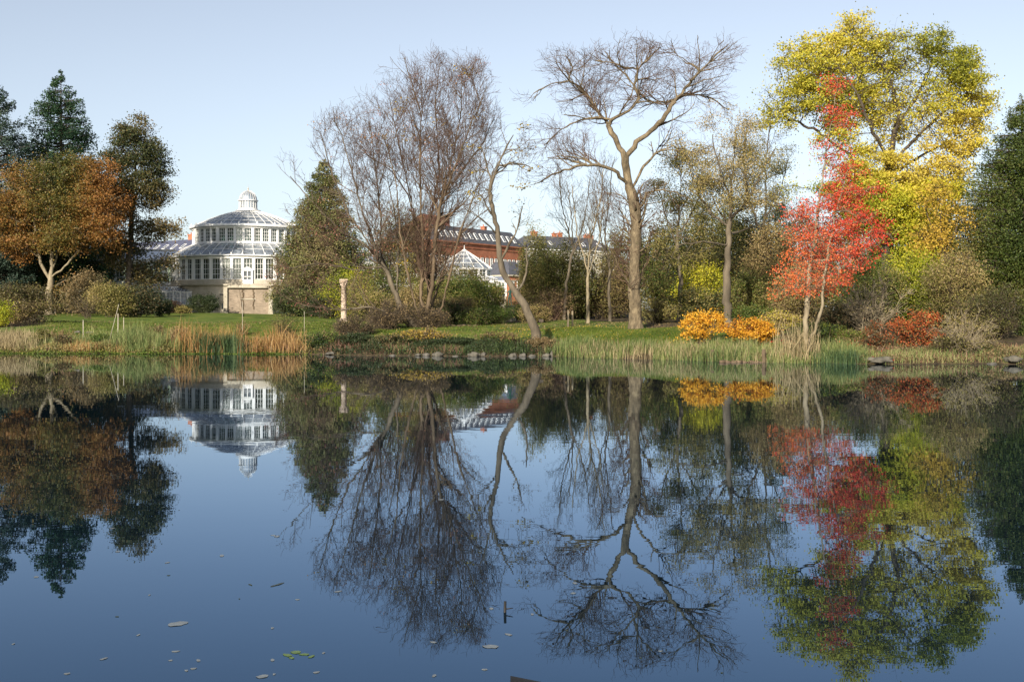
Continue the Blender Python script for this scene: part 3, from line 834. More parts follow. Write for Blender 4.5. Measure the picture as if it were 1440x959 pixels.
FACE = math.atan2(371, F)
def palm_house():
    gx, gy = (349 - 720) / F * 200, 200.0
    zb = float(gz(gx, gy - 14)) - .15; Z = lambda z: z - zb
    g = thing('greenhouse', 'large white round glass palm house with two glazed tiers and a small dome on top', 'greenhouse', (gx, gy, zb), FACE)
    # podium
    pd = MB().lathe([(13.6, -1), (13.6, Z(7.7)), (13.45, Z(7.75)), (13.45, Z(8.35))], n=92); pd.obj('podium', M['pale_stone'], g)
    cn = MB(); ring(cn, 13.62, Z(8.45), .7, .22); ring(cn, 13.5, Z(8.95), .3, .7); cn.obj('cornice', M['pale_stone'], g)
    fl = MB().lathe([(13.3, Z(8.36)), (13.3, Z(8.5))], n=46); fl.obj('floor', M['pale_stone'], g)
    m = drum_windows(g, 13.2, Z(9.3), Z(12.9), 46, 3, 4, .42, skip=None)
    ring(m, 13.25, Z(9.2), .35, .2); ring(m, 13.3, Z(13.05), .5, .3)
    for i in range(23):     # wider main posts on every second bay
        t = 2 * math.pi * (2 * i + .5) / 46 - math.pi / 2
        m.box(13.38 * math.cos(t), 13.38 * math.sin(t), Z(11.1), .5, .3, 3.6, t + math.pi / 2)
    m.obj('lower_frame', M['white_paint'], g)
    ev = MB(); ring(ev, 13.6, Z(13.42), .7, .22)
    for i in range(46):
        t = 2 * math.pi * (i + .5) / 46 - math.pi / 2
        ev.lathe([(.13, Z(13.5)), (.16, Z(13.65)), (.02, Z(13.95))], 13.8 * math.cos(t), 13.8 * math.sin(t), 6)
    ev.obj('lower_eave', M['white_paint'], g)
    cone_roof(g, 13.5, Z(13.55), 9.75, Z(15.75), 46, 2, .28, 'lower_roof_glass', 'lower_roof_ribs', .06)
    m = drum_windows(g, 9.6, Z(16.0), Z(18.35), 40, 3, 4, .34)
    ring(m, 9.65, Z(15.85), .4, .26); ring(m, 9.7, Z(18.5), .5, .28)
    for i in range(10):
        t = 2 * math.pi * (4 * i + .5) / 40 - math.pi / 2
        m.box(9.8 * math.cos(t), 9.8 * math.sin(t), Z(17.2), .5, .3, 2.3, t + math.pi / 2)
    m.obj('upper_frame', M['white_paint'], g)
    ev = MB(); ring(ev, 9.95, Z(18.82), .8, .26); ring(ev, 10.1, Z(19.02), .25, .14)
    for i in range(20):
        t = 2 * math.pi * (i + .5) / 20 - math.pi / 2
        ev.lathe([(.14, Z(19.0)), (.18, Z(19.2)), (.02, Z(19.55))], 10.0 * math.cos(t), 10.0 * math.sin(t), 6)
    ev.obj('upper_eave', M['white_paint'], g)
    cone_roof(g, 9.9, Z(18.98), 1.9, Z(22.1), 40, 4, .3, 'upper_roof_glass', 'upper_roof_ribs', .055)
    # cupola
    cu = MB(); ring(cu, 1.9, Z(22.2), .7, .14, 32); ring(cu, 1.6, Z(22.45), .2, .35, 32)
    for i in range(20):
        t = 2 * math.pi * i / 20; cu.box(1.58 * math.cos(t), 1.58 * math.sin(t), Z(23.25), .1, .1, 1.5, t)
    ring(cu, 1.66, Z(24.05), .3, .16, 32)
    cup = cu.obj('cupola', M['white_paint'], g)
    MB().lathe([(1.52, Z(22.5)), (1.52, Z(24.0))], n=24, cap=False).obj('cupola_glass', M['glass_roof'], cup)
    pr = [(1.55 * math.cos(q), Z(24.12) + 1.75 * math.sin(q)) for q in np.linspace(0, 1.5, 8)]
    dm = MB().lathe(pr, n=20, cap=False).obj('dome', M['glass_roof'], g)
    dr = MB()
    for i in range(20):
        t = 2 * math.pi * i / 20
        for k in range(7):
            dr.tube(((pr[k][0] + .03) * math.cos(t), (pr[k][0] + .03) * math.sin(t), pr[k][1]), ((pr[k + 1][0] + .03) * math.cos(t), (pr[k + 1][0] + .03) * math.sin(t), pr[k + 1][1]), .035, .03, 4)
    dr.obj('dome_ribs', M['white_paint'], dm)
    MB().lathe([(.3, Z(25.82)), (.12, Z(25.95)), (.10, Z(26.15)), (.16, Z(26.25)), (.03, Z(26.45)), (.02, Z(27.0))], n=10).obj('finial', M['pale_stone'], g)
    # brick block with door
    xo = lambda px, d: (px - 350.5) / F * d
    x0, x1 = -3.4, 3.4
    bk = MB().box((x0 + x1) / 2, -14.0, Z(7.75) / 2 - .5, x1 - x0, 4.4, Z(7.75) + 1)
    bk.obj('brick_base', M['brick_podium'], g)
    st = MB()
    for xx in (x0 - .3, x1 + .25):
        st.box(xx, -14.3, Z(8.1) / 2 - .5, .62, 4.5, Z(8.1) + 1); st.box(xx, -14.5, Z(8.25), .75, 4.7, .3); st.box(xx, -14.6, .3, .8, 4.9, .6)
    st.box((x0 + x1) / 2, -14.4, Z(8.0), x1 - x0 + .1, 4.6, .45); st.box((x0 + x1) / 2, -16.22, Z(5.9), (x1 - x0) * .36, .12, .16)
    st.obj('corner_pilasters', M['pale_stone'], g)
    iv = MB()
    for xx in (xo(343, 184), xo(358, 184)):
        for k in range(14): iv.box(xx + random.uniform(-.12, .12), -16.25, Z(4.3) + k * .26, .16, .06, .34, 0)
    iv.obj('climbing_vine', M['bark_brown'], g)
    dx = xo(349.5, 186.5); dr = MB()
    dr.box(dx - .72, -13.75, Z(9.6), .28, .3, 2.7); dr.box(dx + .72, -13.75, Z(9.6), .28, .3, 2.7)
    dr.box(dx, -13.75, Z(10.85), 1.2, .3, .3); dr.box(dx, -13.74, Z(8.75), 1.2, .2, 1.0); dr.box(dx, -13.74, Z(10.0), .16, .2, 1.5)
    dr.box(dx, -13.76, Z(9.75), 1.2, .16, .12)
    dr.add([(dx - .95, -13.95, Z(10.95)), (dx + .95, -13.95, Z(10.95)), (dx, -13.95, Z(11.5)), (dx - .95, -13.5, Z(10.95)), (dx + .95, -13.5, Z(10.95)), (dx, -13.5, Z(11.5))],
           [(0, 1, 2), (5, 4, 3), (0, 2, 5, 3), (1, 4, 5, 2), (0, 3, 4, 1)])
    d = dr.obj('door', M['white_paint'], g)
    MB().box(dx, -13.68, Z(9.9), 1.2, .03, 1.7).obj('door_pane', M['pane'], d)
    # side wings
    for sgn, L in ((-1, 34), (1, 22)):
        xa = sgn * 12.6; xb = sgn * (12.6 + L); cx = (xa + xb) / 2
        MB().box(cx, 1.5, Z(8.4) / 2 - .5, L, 9, Z(8.4) + 1).obj('wing_plinth', M['pale_stone'], g)
        n = L // 2; me, ge = window_mesh('window', L / n - .3, 3.5, 3, 4); wf = MB()
        for i in range(int(n)):
            xx = min(xa, xb) + (i + .5) * L / n
            for yy, rz in ((-2.9, 0), (5.9, math.pi)): 
                if yy < 0 or i % 2: put_window(g, me, ge, M['glass_wall'], (xx, yy, Z(10.8)), rz)
                if yy < 0 or not i % 2: pass
            wf.box(xx + L / n / 2, -2.9, Z(10.7), .3, .34, 4.1); wf.box(xx + L / n / 2, 5.9, Z(10.7), .3, .34, 4.1)
        wf.box(cx, -2.9, Z(8.7), L, .4, .55); wf.box(cx, -2.9, Z(12.85), L, .5, .35); wf.box(cx, 5.9, Z(12.85), L, .5, .35); wf.box(cx, 5.9, Z(8.7), L, .4, .5)
        wf.obj('wing_frame', M['white_paint'], g)
        rf = MB(); rf.add([(xa, -3.1, Z(13.05)), (xb, -3.1, Z(13.05)), (xb, 1.5, Z(14.9)), (xa, 1.5, Z(14.9)), (xa, 6.1, Z(13.05)), (xb, 6.1, Z(13.05))], [(0, 1, 2, 3), (3, 2, 5, 4), (0, 3, 4), (1, 5, 2)])
        r_ = rf.obj('wing_roof_glass', M['glass_roof'], g)
        rb = MB()
        for i in range(int(L) + 1):
            xx = min(xa, xb) + i
            rb.tube((xx, -3.1, Z(13.1)), (xx, 1.5, Z(14.95)), .045, n=4); rb.tube((xx, 6.1, Z(13.1)), (xx, 1.5, Z(14.95)), .045, n=4)
        rb.box(cx, 1.5, Z(15.0), L, .2, .2); rb.obj('wing_roof_ribs', M['white_paint'], g)
    # plants inside
    n = 15000; t = rng.uniform(0, 6.28, n); r = np.sqrt(rng.uniform(.02, 1, n)) * 11.6; z = rng.uniform(8.6, 16.5, n)
    k = (z < 12.9) | (r < 8.6); A = np.stack([gx + r * np.cos(t), gy + r * np.sin(t), z], 1)[k]; A = A[sn(A, .5, 8) > -.15]
    o = leaves('indoor_plants', A, .75, M['lf_green'], None, None, aspect=.35); props(o, 'dark green palms and plants seen through the glass of the round greenhouse', 'plants', kind='stuff')

palm_house()


def lean_to():
    d = 188.0; x0 = (196 - 720) / F * d; x1 = (312 - 720) / F * d; zb = float(gz(x0, d)) - .1; L = x1 - x0; Zp = lambda py: CZ + (HZ - py) / F * d - zb
    g = thing('lean_to_greenhouse', 'low glasshouse with dusty blue glass below the palm house terrace', 'glasshouse', ((x0 + x1) / 2, d, zb), FACE * .6)
    hb, ht = Zp(428), Zp(411)
    MB().box(0, 0, hb / 2 - .3, L, .3, hb + .6).obj('base_wall', M['pale_stone'], g)
    fr = MB(); n = 12
    me, ge = window_mesh('window', L / n - .12, ht - hb, 2, 2, .04, .06)
    for i in range(n):
        put_window(g, me, ge, M['glass_low'], (-L / 2 + (i + .5) * L / n, 0, (hb + ht) / 2), 0)
        fr.box(-L / 2 + i * L / n, 0, (hb + ht) / 2, .12, .14, ht - hb)
    fr.box(L / 2, 0, (hb + ht) / 2, .12, .14, ht - hb); fr.box(0, 0, ht + .08, L + .3, .2, .16)
    y1 = 2.5; zt = Zp(403)
    for i in range(2 * n + 1): fr.tube((-L / 2 + i * L / n / 2, 0, ht + .2), (-L / 2 + i * L / n / 2, y1, zt), .04, n=4)
    fr.box(0, y1 + .1, zt, L + .3, .2, .2); fr.obj('frame', M['white_paint'], g)
    MB().add([(-L / 2, 0, ht + .17), (L / 2, 0, ht + .17), (L / 2, y1, zt - .03), (-L / 2, y1, zt - .03)], [(0, 1, 2, 3)]).obj('roof_glass', M['glass_roof'], g)
    MB().box(L / 2, y1 / 2, hb, .1, y1 - .2, hb * 2).obj('end_wall', M['pale_stone'], g)
    MB().box(0, y1 + 1.2, zt / 2 - .3, L + .4, 1.9, zt + .6).obj('terrace_wall', M['pale_stone'], g)

lean_to()


def shed():
    d = 186.0; x = (316 - 720) / F * d; zb = float(gz(x, d)) - .1
    g = thing('porch', 'narrow pale stone porch with a dark square hatch at the corner of the brick podium', 'porch', (x, d, zb))
    MB().box(0, .8, 1.6, 1.3, 1.6, 3.4).obj('wall', M['pale_stone'], g)
    MB().box(0, .7, 3.42, 1.6, 1.9, .2).obj('roof', M['slate'], g)
    MB().box(-.1, -.03, 1.4, .8, .06, .9).obj('hatch', M['pane'], g)

shed()


def small_greenhouse():
    d0 = 170.0; gx = (653 - 720) / F * d0; zb = float(gz(gx, d0)) - .1; Z = lambda z: z - zb
    g = thing('small_greenhouse', 'small white glass pavilion with pointed roof beside the red brick building', 'greenhouse', (gx, d0, zb))
    MB().lathe([(6.3, -1), (6.3, Z(6.0))], n=20).obj('base_wall', M['pale_stone'], g)
    m = drum_windows(g, 6.2, Z(6.05), Z(8.4), 20, 3, 3, .22); ring(m, 6.25, Z(8.5), .4, .25, 20); m.obj('lower_frame', M['white_paint'], g)
    cone_roof(g, 6.4, Z(8.62), 4.2, Z(9.15), 20, 1, 0, 'lower_roof_glass', 'lower_roof_ribs', .06)
    m = drum_windows(g, 4.1, Z(9.2), Z(10.15), 16, 2, 2, .24); ring(m, 4.15, Z(10.25), .4, .22, 16); m.obj('upper_frame', M['white_paint'], g)
    cone_roof(g, 4.3, Z(10.35), .35, Z(13.1), 16, 3, .1, 'upper_roof_glass', 'upper_roof_ribs', .06)
    MB().lathe([(.35, Z(13.0)), (.4, Z(13.25)), (.1, Z(13.4)), (.04, Z(14.0))], n=10).obj('finial', M['white_paint'], g)
    # square tail building to the right
    xr = (712 - 720) / F * 166 - gx
    MB().box(xr - 2, -3.2, Z(6) / 2 - .5, 4, 3, Z(6) + 1).obj('annex_wall', M['pale_stone'], g)
    fr = MB(); me, ge = window_mesh('window', 1.1, 2.1, 2, 3)
    for k in range(3):
        put_window(g, me, ge, M['glass_wall'], (xr - 3.3 + k * 1.3, -4.7, Z(7.1)), 0)
    for k in range(4): fr.box(xr - 3.95 + k * 1.3, -4.7, Z(7.1), .2, .2, 2.2)
    fr.box(xr - 2, -4.7, Z(8.3), 4.3, .35, .25); fr.box(xr - 2, -1.7, Z(8.3), 4.3, .35, .25); fr.obj('annex_frame', M['white_paint'], g)
    MB().add([(xr - 4.1, -4.9, Z(8.45)), (xr + .1, -4.9, Z(8.45)), (xr + .1, -1.5, Z(9.1)), (xr - 4.1, -1.5, Z(9.1))], [(0, 1, 2, 3)]).obj('annex_roof_glass', M['glass_roof'], g)

small_greenhouse()


def block(name, label, pa, da, pb, db, ztop, depth, wall, roof, roof_h, rows, per, mats, inset=3.0, skylights=0, chim=(), extra=None, group=None, win=(1.0, 2.2), arch=False):
    """building whose front runs from pixel pa at distance da to pixel pb at distance db"""
    A = np.array([(pa - 720) / F * da, da]); B = np.array([(pb - 720) / F * db, db]); L = float(np.linalg.norm(B - A)); rz = math.atan2(B[1] - A[1], B[0] - A[0])
    c = (A + B) / 2; zb = float(gz(c[0], c[1])) - .3; H_ = ztop - zb
    g = thing(name, label, 'building', (c[0], c[1], zb), rz, group)
    MB().box(0, depth / 2, H_ / 2, L, depth, H_).obj('wall', wall, g)
    cn = MB(); cn.box(0, depth / 2, H_ + .15, L + .7, depth + .7, .32); cn.box(0, -.06, H_ - .9, L - .02, .16, .2)
    cn.obj('cornice', mats, g)
    e0 = H_ + .33; hx, hy = L / 2 + .2, depth / 2; 
    V = [(-hx, -.2, e0), (hx, -.2, e0), (hx, depth + .2, e0), (-hx, depth + .2, e0), (-hx + inset, inset, e0 + roof_h), (hx - inset, inset, e0 + roof_h), (hx - inset, depth - inset, e0 + roof_h), (-hx + inset, depth - inset, e0 + roof_h)]
    rf = MB().add(V, [(0, 1, 5, 4), (1, 2, 6, 5), (2, 3, 7, 6), (3, 0, 4, 7), (4, 5, 6, 7)]).obj('roof', roof, g)
    me, ge = window_mesh('window', win[0], win[1], 2, 3, .07, .12, .14)
    n = max(2, int(L / per))
    for zf in rows:
        for i in range(n):
            x = -L / 2 + (i + .5) * L / n
            put_window(g, me, ge, M['pane'], (x, -.05, H_ - zf), 0)
    if arch:
        am = MB()
        for i in range(n):
            x = -L / 2 + (i + .5) * L / n
            am.box(x, -.04, H_ - rows[0] + win[1] / 2 + .18, win[0] + .3, .14, .3)
        am.obj('lintels', mats, g)
    if skylights:
        sl = math.atan2(roof_h, inset + .2)
        for i in range(skylights):
            x = -L / 2 + 2 + (i + .5) * (L - 4) / skylights; f = .45; cx_, cy_, cz_ = x, -.2 + f * (inset + .2), e0 + f * roof_h
            s_ = MB()
            u = Vector((0, math.cos(sl), math.sin(sl))); w_ = Vector((0, -math.sin(sl), math.cos(sl))); c0 = Vector((cx_, cy_, cz_)); hw, hl = .45, .95
            V = []
            for oo in (0, .14):
                for a_, b_ in ((-hw, -hl), (hw, -hl), (hw, hl), (-hw, hl)): V.append(c0 + Vector((a_, 0, 0)) + u * b_ + w_ * oo)
            s_.add(V, [(4, 5, 6, 7), (0, 1, 5, 4), (1, 2, 6, 5), (2, 3, 7, 6), (3, 0, 4, 7)])
            so = s_.obj('skylight', M['white_paint'], rf)
            V = [v + w_ * .004 for v in [c0 + Vector((a_, 0, 0)) + u * b_ + w_ * .14 for a_, b_ in ((-hw * .7, -hl * .82), (hw * .7, -hl * .82), (hw * .7, hl * .82), (-hw * .7, hl * .82))]]
            # pane belongs to the skylight mesh level: kept as second material
            so.data.materials.append(M['pane']); bm = bmesh.new(); bm.from_mesh(so.data)
            fc = bm.faces.new([bm.verts.new(v) for v in V]); fc.material_index = 1; bm.to_mesh(so.data); bm.free()
    for (fx, cw, ch) in chim:
        k = MB(); x = fx * L / 2; k.box(x, depth / 2 - 1, e0 + roof_h + ch / 2 - .6, cw, 1.2, ch + 1.2); k.box(x, depth / 2 - 1, e0 + roof_h + ch + .1, cw + .25, 1.45, .2)
        for q in range(max(1, int(cw / .6))): k.lathe([(.14, e0 + roof_h + ch + .2), (.12, e0 + roof_h + ch + .7)], x - cw / 2 + .4 + q * .6, depth / 2 - 1, 8)
        k.obj('chimney', M['brick_red'], rf)
    return g, L, H_

g, L, H_ = block('brick_building', 'long red brick institute with slate mansard roof and rows of white skylights', 612, 242, 737, 270, 19.6, 16, M['brick_red'], M['slate'], 3.6, (4.2, 8.4, 12.2), 1.75,
      M['brick_red'], 2.4, skylights=14, chim=((.58, 1.0, 1.2),), win=(1.05, 2.5), arch=True)
# taller gable block with red tiled roof at the near end
tb = MB(); tb.box(-L / 2 + 5.5, 6.5, H_ / 2 + 1.6, 8.5, 8, H_ + 3.2); tb.obj('gable_block', M['brick_red'], g)
MB().add([(-L / 2 + 1, 2.2, H_ + 3.2), (-L / 2 + 10, 2.2, H_ + 3.2), (-L / 2 + 10, 10.8, H_ + 3.2), (-L / 2 + 1, 10.8, H_ + 3.2), (-L / 2 + 2.6, 6.5, H_ + 6.6), (-L / 2 + 8.6, 6.5, H_ + 6.6)],
         [(0, 1, 5, 4), (1, 2, 5), (2, 3, 4, 5), (3, 0, 4)]).obj('tiled_roof', M['tile'], g)
MB().box(-L / 2 + 11, 6, H_ + 4.6, 1.6, 1.3, 3.6).obj('tall_chimney', M['tile'], g)
block('pale_building', 'pale rendered building with hipped slate roof and brick chimneys behind the slender bare trees', 736, 300, 868, 316, 21.3, 14, M['cream'], M['slate'], 4.0, (2.6, 6.4), 3.2, M['white_paint'], 5.5,
      skylights=5, chim=((-.55, 1.6, 1.0), (-.12, 1.0, .8), (0.0, 1.0, 1.0), (.62, 2.6, .7)))
block('brick_annex', 'small brick annex with grey hipped roof at the right end of the red institute', 716, 232, 742, 236, 11.5, 8, M['brick_red'], M['slate'], 2.9, (2.0,), 1.8, M['pale_stone'], 1.9)
block('slate_house', 'long pale house with blue slate roof behind the left side of the palm house', 150, 262, 276, 246, 17.2, 12, M['cream'], M['blue_slate'], 3.2, (2.2, 5.6), 2.4, M['white_paint'], 4.5,
      skylights=9, chim=((.55, 1.4, 1.0), (.82, 1.2, 1.4)))
# ------------------------------------------------------------------ big trees
T = make_tree
# bare many-stemmed tree at the water, centre
fan_tree('tall bare tree with upright stems fanning into a wide rounded crown at the picture centre', 100,
  [[(600, 470), (592, 420), (595, 350), (592, 290), (590, 220), (592, 160), (575, 105), (568, 80)],
   [(598, 452), (608, 400, -1), (612, 340, -1), (620, 280, -1), (638, 215, -1), (648, 160, -1.5), (650, 105, -2)],
   [(598, 400), (585, 330, 2), (575, 275, 3), (548, 238, 4), (520, 222, 4)],
   [(616, 300), (632, 255, -2), (664, 170, -3), (684, 125, -3)],
   [(600, 458), (603, 380, 2), (604, 320, 3), (618, 240, 4), (612, 150, 4), (618, 90, 4)],
   [(604, 440), (630, 360, 1), (655, 320, 1), (690, 290, 2)],
   [(603, 466), (622, 430, -1.5), (634, 380, -2), (646, 330, -2), (672, 260, -3), (690, 220, -3)], [(600, 462), (584, 430, -1), (572, 380, -2), (562, 320, -2), (556, 250, -2), (540, 190, -2)],
   [(600, 466), (607, 430, 1.5), (600, 370, 2.5), (585, 310, 3), (560, 200, 3), (548, 140, 3)], [(620, 280, -1), (650, 240, 0), (680, 200, 1), (695, 165, 1)]],
  [(578, 130, 56, 56, 0, 5), (520, 190, 48, 60, 2, 4), (615, 125, 55, 50, 0, 5), (655, 145, 50, 68, -1, 4.5), (640, 240, 72, 85, 0, 5.5), (560, 210, 66, 75, 1, 5), (680, 215, 32, 75, 0, 3.5), (665, 320, 45, 60, 0, 4), (600, 350, 50, 70, 0, 3)],
  R=.48, rs=.022, bark='bark_brown', twig='twig_red', up=.09, wander=.09, ang=.70, lens=(4.6, 2.7, 1.5, .85), dens=(1.35, 1.6, 2.0, 2.2), start=.25, wob=.07,
  leaf=[(500, .2, 'lf_gold', .5, 12), (900, .13, 'lf_pinkbud', .5, 40)])
# leaning multi stem tree, left of it
fan_tree('bare spreading tree with stems leaning left over the column and long low branches', 98,
  [[(588, 472), (566, 440), (550, 395), (528, 350), (510, 300), (495, 240), (480, 190), (470, 170)],
   [(566, 440), (548, 400, 1), (535, 350, 1), (535, 300, 1), (528, 240, 1), (520, 170, 1)],
   [(545, 385), (515, 345, -1), (475, 322, -2), (440, 285, -3), (408, 248, -3)],
   [(580, 462), (550, 440, -2), (520, 432, -2), (480, 436, -2), (430, 430, -3)],
   [(558, 415), (560, 350, 2), (555, 300, 2), (545, 250, 2)],
   [(540, 375), (500, 380, -1), (450, 370, -2), (405, 378, -3)], [(530, 360), (490, 300, 1), (465, 240, 1), (452, 190, 1)]],
  [(500, 200, 50, 55, 0, 4), (470, 195, 34, 45, 0, 3), (515, 270, 60, 60, 0, 4.5), (410, 258, 28, 40, -3, 3), (450, 320, 60, 58, -2, 3.5), (430, 390, 55, 42, -2, 3), (500, 390, 50, 50, -1, 3.5), (480, 436, 60, 22, -2, 3), (550, 330, 35, 70, 1, 3)],
  R=.33, rs=.019, bark='bark_grey', twig='twig_red', up=.05, wander=.09, ang=.68, lens=(4.2, 2.4, 1.35, .8), dens=(1.35, 1.6, 2.0, 2.2), start=.25, wob=.07,
  leaf=[(900, .14, 'lf_pinkbud', .45, 50)])
# leaning trunk
fan_tree('bare tree with a thick trunk leaning left and kinked upright, rooted by the stones', 86,
  [[(757, 476), (750, 455), (738, 430), (722, 405), (708, 382), (702, 360), (699, 320), (692, 290), (688, 268), (697, 240), (710, 212), (722, 190)],
   [(689, 275), (690, 250, 1), (684, 228, 1), (676, 205, 1)], [(704, 365), (725, 330, -1), (735, 290, -1)], [(728, 412), (738, 390, 1), (742, 370, 1), (740, 340, 1)], [(700, 330), (680, 310, -1), (655, 295, -2)], [(700, 235), (722, 228, -1), (745, 235, -2)]],
  [(718, 200, 42, 45, 0, 3), (738, 250, 30, 50, 0, 3), (685, 215, 34, 34, 0, 2.5), (672, 290, 32, 38, -1, 2.5), (738, 330, 24, 45, 0, 2.5)],
  R=.34, rs=.03, bark='bark_grey', twig='twig_brown', up=.0, wander=.2, ang=.85, lens=(3.0, 1.9, 1.2, .65), dens=(1.4, 1.5, 1.6, 1.5), start=.55, wob=.08,
  leaf=[(200, .2, 'lf_gold', .4, 8), (160, .16, 'lf_dull', .3, 60)])
# flat topped old tree
fan_tree('old bare tree with a massive trunk, crooked limbs and a flat spreading top', 92,
  [[(895, 458), (893, 430), (891, 400), (893, 360), (896, 320), (893, 290), (886, 264), (882, 245), (879, 222)],
   [(879, 226), (895, 200, 0), (915, 185, 0), (932, 168, -1), (944, 150, -1), (952, 138, -1), (968, 118, -1), (985, 100, -2), (1008, 76, -2), (1025, 62, -2)],
   [(950, 142), (935, 143, 1), (912, 142, 1), (900, 132, 2), (885, 112, 2), (862, 88, 2), (850, 72, 2)],
   [(879, 222), (866, 200, 0), (858, 182, 0), (850, 168, 1), (838, 152, 1), (828, 138, 1), (815, 122, 1), (800, 114, 1), (775, 118, 1), (750, 132, 1)],
   [(852, 172), (872, 163, -1), (890, 152, -1), (898, 140, -1), (892, 120, -1), (898, 98, -1), (915, 80, -1), (930, 66, -1)],
   [(850, 166), (832, 166, 1), (808, 172, 2), (785, 185, 2), (765, 205, 2)], [(800, 114, 1), (805, 95, 1), (795, 78, 1)],
   [(886, 262), (868, 244, -1), (848, 234, -1), (820, 232, -2), (792, 240, -2), (765, 252, -3), (733, 268, -3)],
   [(888, 268), (902, 238, 1), (922, 216, 2), (948, 206, 2), (975, 215, 3), (985, 232, 3)],
   [(897, 300), (906, 282, -1), (908, 272, -1), (925, 267, -2), (950, 270, -2), (975, 284, -2)],
   [(955, 136), (975, 132, 1), (1000, 138, 2), (1025, 155, 2)], [(898, 98, -1), (870, 92, -2), (835, 85, -2)], [(985, 100, -2), (960, 85, -1), (945, 70, -1)], [(830, 232, -2), (800, 225, -1), (770, 222, 0)]],
  [(795, 108, 58, 36, 1, 4), (880, 92, 74, 34, 0, 5.5), (975, 90, 66, 36, -1, 5.5), (900, 130, 75, 34, 0, 4.5), (775, 195, 45, 30, 2, 3), (770, 245, 48, 28, -2, 3), (840, 145, 60, 32, 1, 4), (955, 200, 52, 32, 1, 3), (990, 150, 48, 38, 0, 3.5), (820, 210, 50, 32, 0, 3), (740, 130, 26, 14, 1, 2), (1022, 75, 26, 18, -2, 2), (890, 350, 34, 70, 0, 2.2), (925, 285, 40, 36, 0, 2.5), (850, 290, 34, 40, 0, 2.5)],
  R=.50, rs=.055, tapp=.7, bark='bark_table', twig='twig_red', up=.015, wander=.17, ang=.75, flat=.55, lens=(3.8, 2.4, 1.4, .8), dens=(1.7, 2.0, 2.1, 1.7), start=.6, wob=.11, flare=1.45)
# three slender trees between
for i, (px, d, pl, lab) in enumerate([
    (827, 108, [(827, 458), (827, 420), (826, 380), (833, 330), (845, 280), (850, 225)], 'slender bare tree with a pale greenish trunk left of the massive old trunk'),
    (858, 112, [(858, 458), (856, 420), (858, 380), (850, 330), (856, 280), (862, 230)], 'slim bare tree standing directly beside the massive old trunk'),
    (800, 118, [(793, 455), (796, 400), (806, 350), (803, 300), (797, 255)], 'thin bare tree rising out of the round twiggy bush')]):
    fan_tree(lab, d, [pl, [(pl[2][0], pl[2][1]), (pl[2][0] - 14, pl[2][1] - 50, 1), (pl[2][0] - 22, pl[2][1] - 120, 1)], [(pl[2][0], pl[2][1] + 10), (pl[2][0] + 16, pl[2][1] - 40, -1), (pl[2][0] + 24, pl[2][1] - 100, -1)]],
      [(pl[3][0], 300, 38, 62, 0, 3.5), (pl[4][0] - 8, 255, 28, 45, 0, 2.5)], R=.17, rs=.02, bark='bark_pale' if i == 0 else 'bark_grey', twig='twig_brown', up=.08, wander=.1, ang=.6,
      lens=(3.0, 2.0, 1.3, .7), dens=(1.1, 1.4, 1.6, 1.6), start=.3, name='slender_tree', group='slender bare trees', flare=1.2)
# olive pine-like tree
fan_tree('twiggy tree with a straight dark trunk and thin olive foliage right behind the orange shrub', 90,
  [[(1024, 452), (1022, 400), (1023, 350), (1027, 300), (1030, 240), (1035, 180)],
   [(1025, 320), (1000, 300, 1), (975, 262, 1), (968, 225, 2), (950, 200, 2)],
   [(1026, 310), (1055, 275, -1), (1075, 235, -1), (1090, 210, -1)],
   [(1024, 345), (990, 340, -2), (955, 345, -2)], [(1028, 280), (1012, 240, -2), (1002, 190, -2)], [(1024, 330), (1055, 320, 2), (1085, 310, 2)]],
  [(1040, 195, 45, 38, 0, 3), (1075, 235, 42, 30, 0, 3), (965, 215, 32, 30, 1, 3), (1000, 250, 60, 38, 0, 4), (1050, 290, 60, 28, 0, 4), (975, 300, 52, 35, 0, 3), (965, 350, 50, 25, -1, 3), (1000, 150, 30, 40, 0, 3)],
  R=.31, rs=.02, bark='bark_grey', twig='twig_brown', up=.03, wander=.14, ang=.75, lens=(3.2, 2.0, 1.2, .65), dens=(1.3, 1.5, 1.8, 1.6), start=.25, name='twiggy_tree', group=None,
  leaf=[(18000, .13, 'lf_olive', .45, 420)])
fan_tree('tall brown-olive tree behind and right of the twiggy tree, reaching the yellow crown', 112,
  [[(1072, 455), (1070, 400), (1072, 340), (1078, 280), (1076, 220), (1085, 170)], [(1072, 330), (1052, 280, 1), (1045, 225, 1), (1050, 180, 1)], [(1075, 310), (1098, 270, -1), (1108, 225, -1)], [(1072, 360), (1105, 330, 1), (1125, 300, 1)]],
  [(1070, 200, 40, 42, 0, 4), (1100, 250, 34, 50, 0, 4), (1055, 280, 50, 60, 0, 4), (1110, 310, 34, 40, 0, 3)],
  R=.27, rs=.02, bark='bark_grey', twig='twig_brown', up=.04, wander=.13, ang=.7, lens=(3.2, 2.0, 1.2, .65), dens=(1.3, 1.5, 1.8, 1.6), name='twiggy_tree', group=None, leaf=[(12000, .15, 'lf_olive', .5, 300)])
fan_tree('half-bare olive tree directly right of the massive old trunk, lower than its limbs', 108,
  [[(955, 455), (957, 400), (952, 340), (955, 280), (960, 225)], [(954, 350), (935, 300, 1), (925, 255, 1)], [(956, 330), (978, 290, -1), (990, 250, -1)]],
  [(955, 240, 36, 45, 0, 3.5), (935, 290, 36, 46, 0, 3.5), (985, 290, 34, 50, 0, 3.5)],
  R=.22, rs=.02, bark='bark_grey', twig='twig_brown', up=.05, wander=.13, ang=.7, lens=(3.0, 1.9, 1.1, .6), dens=(1.2, 1.4, 1.6, 1.4), name='twiggy_tree', group=None, leaf=[(13000, .14, 'lf_olive', .45, 260)])
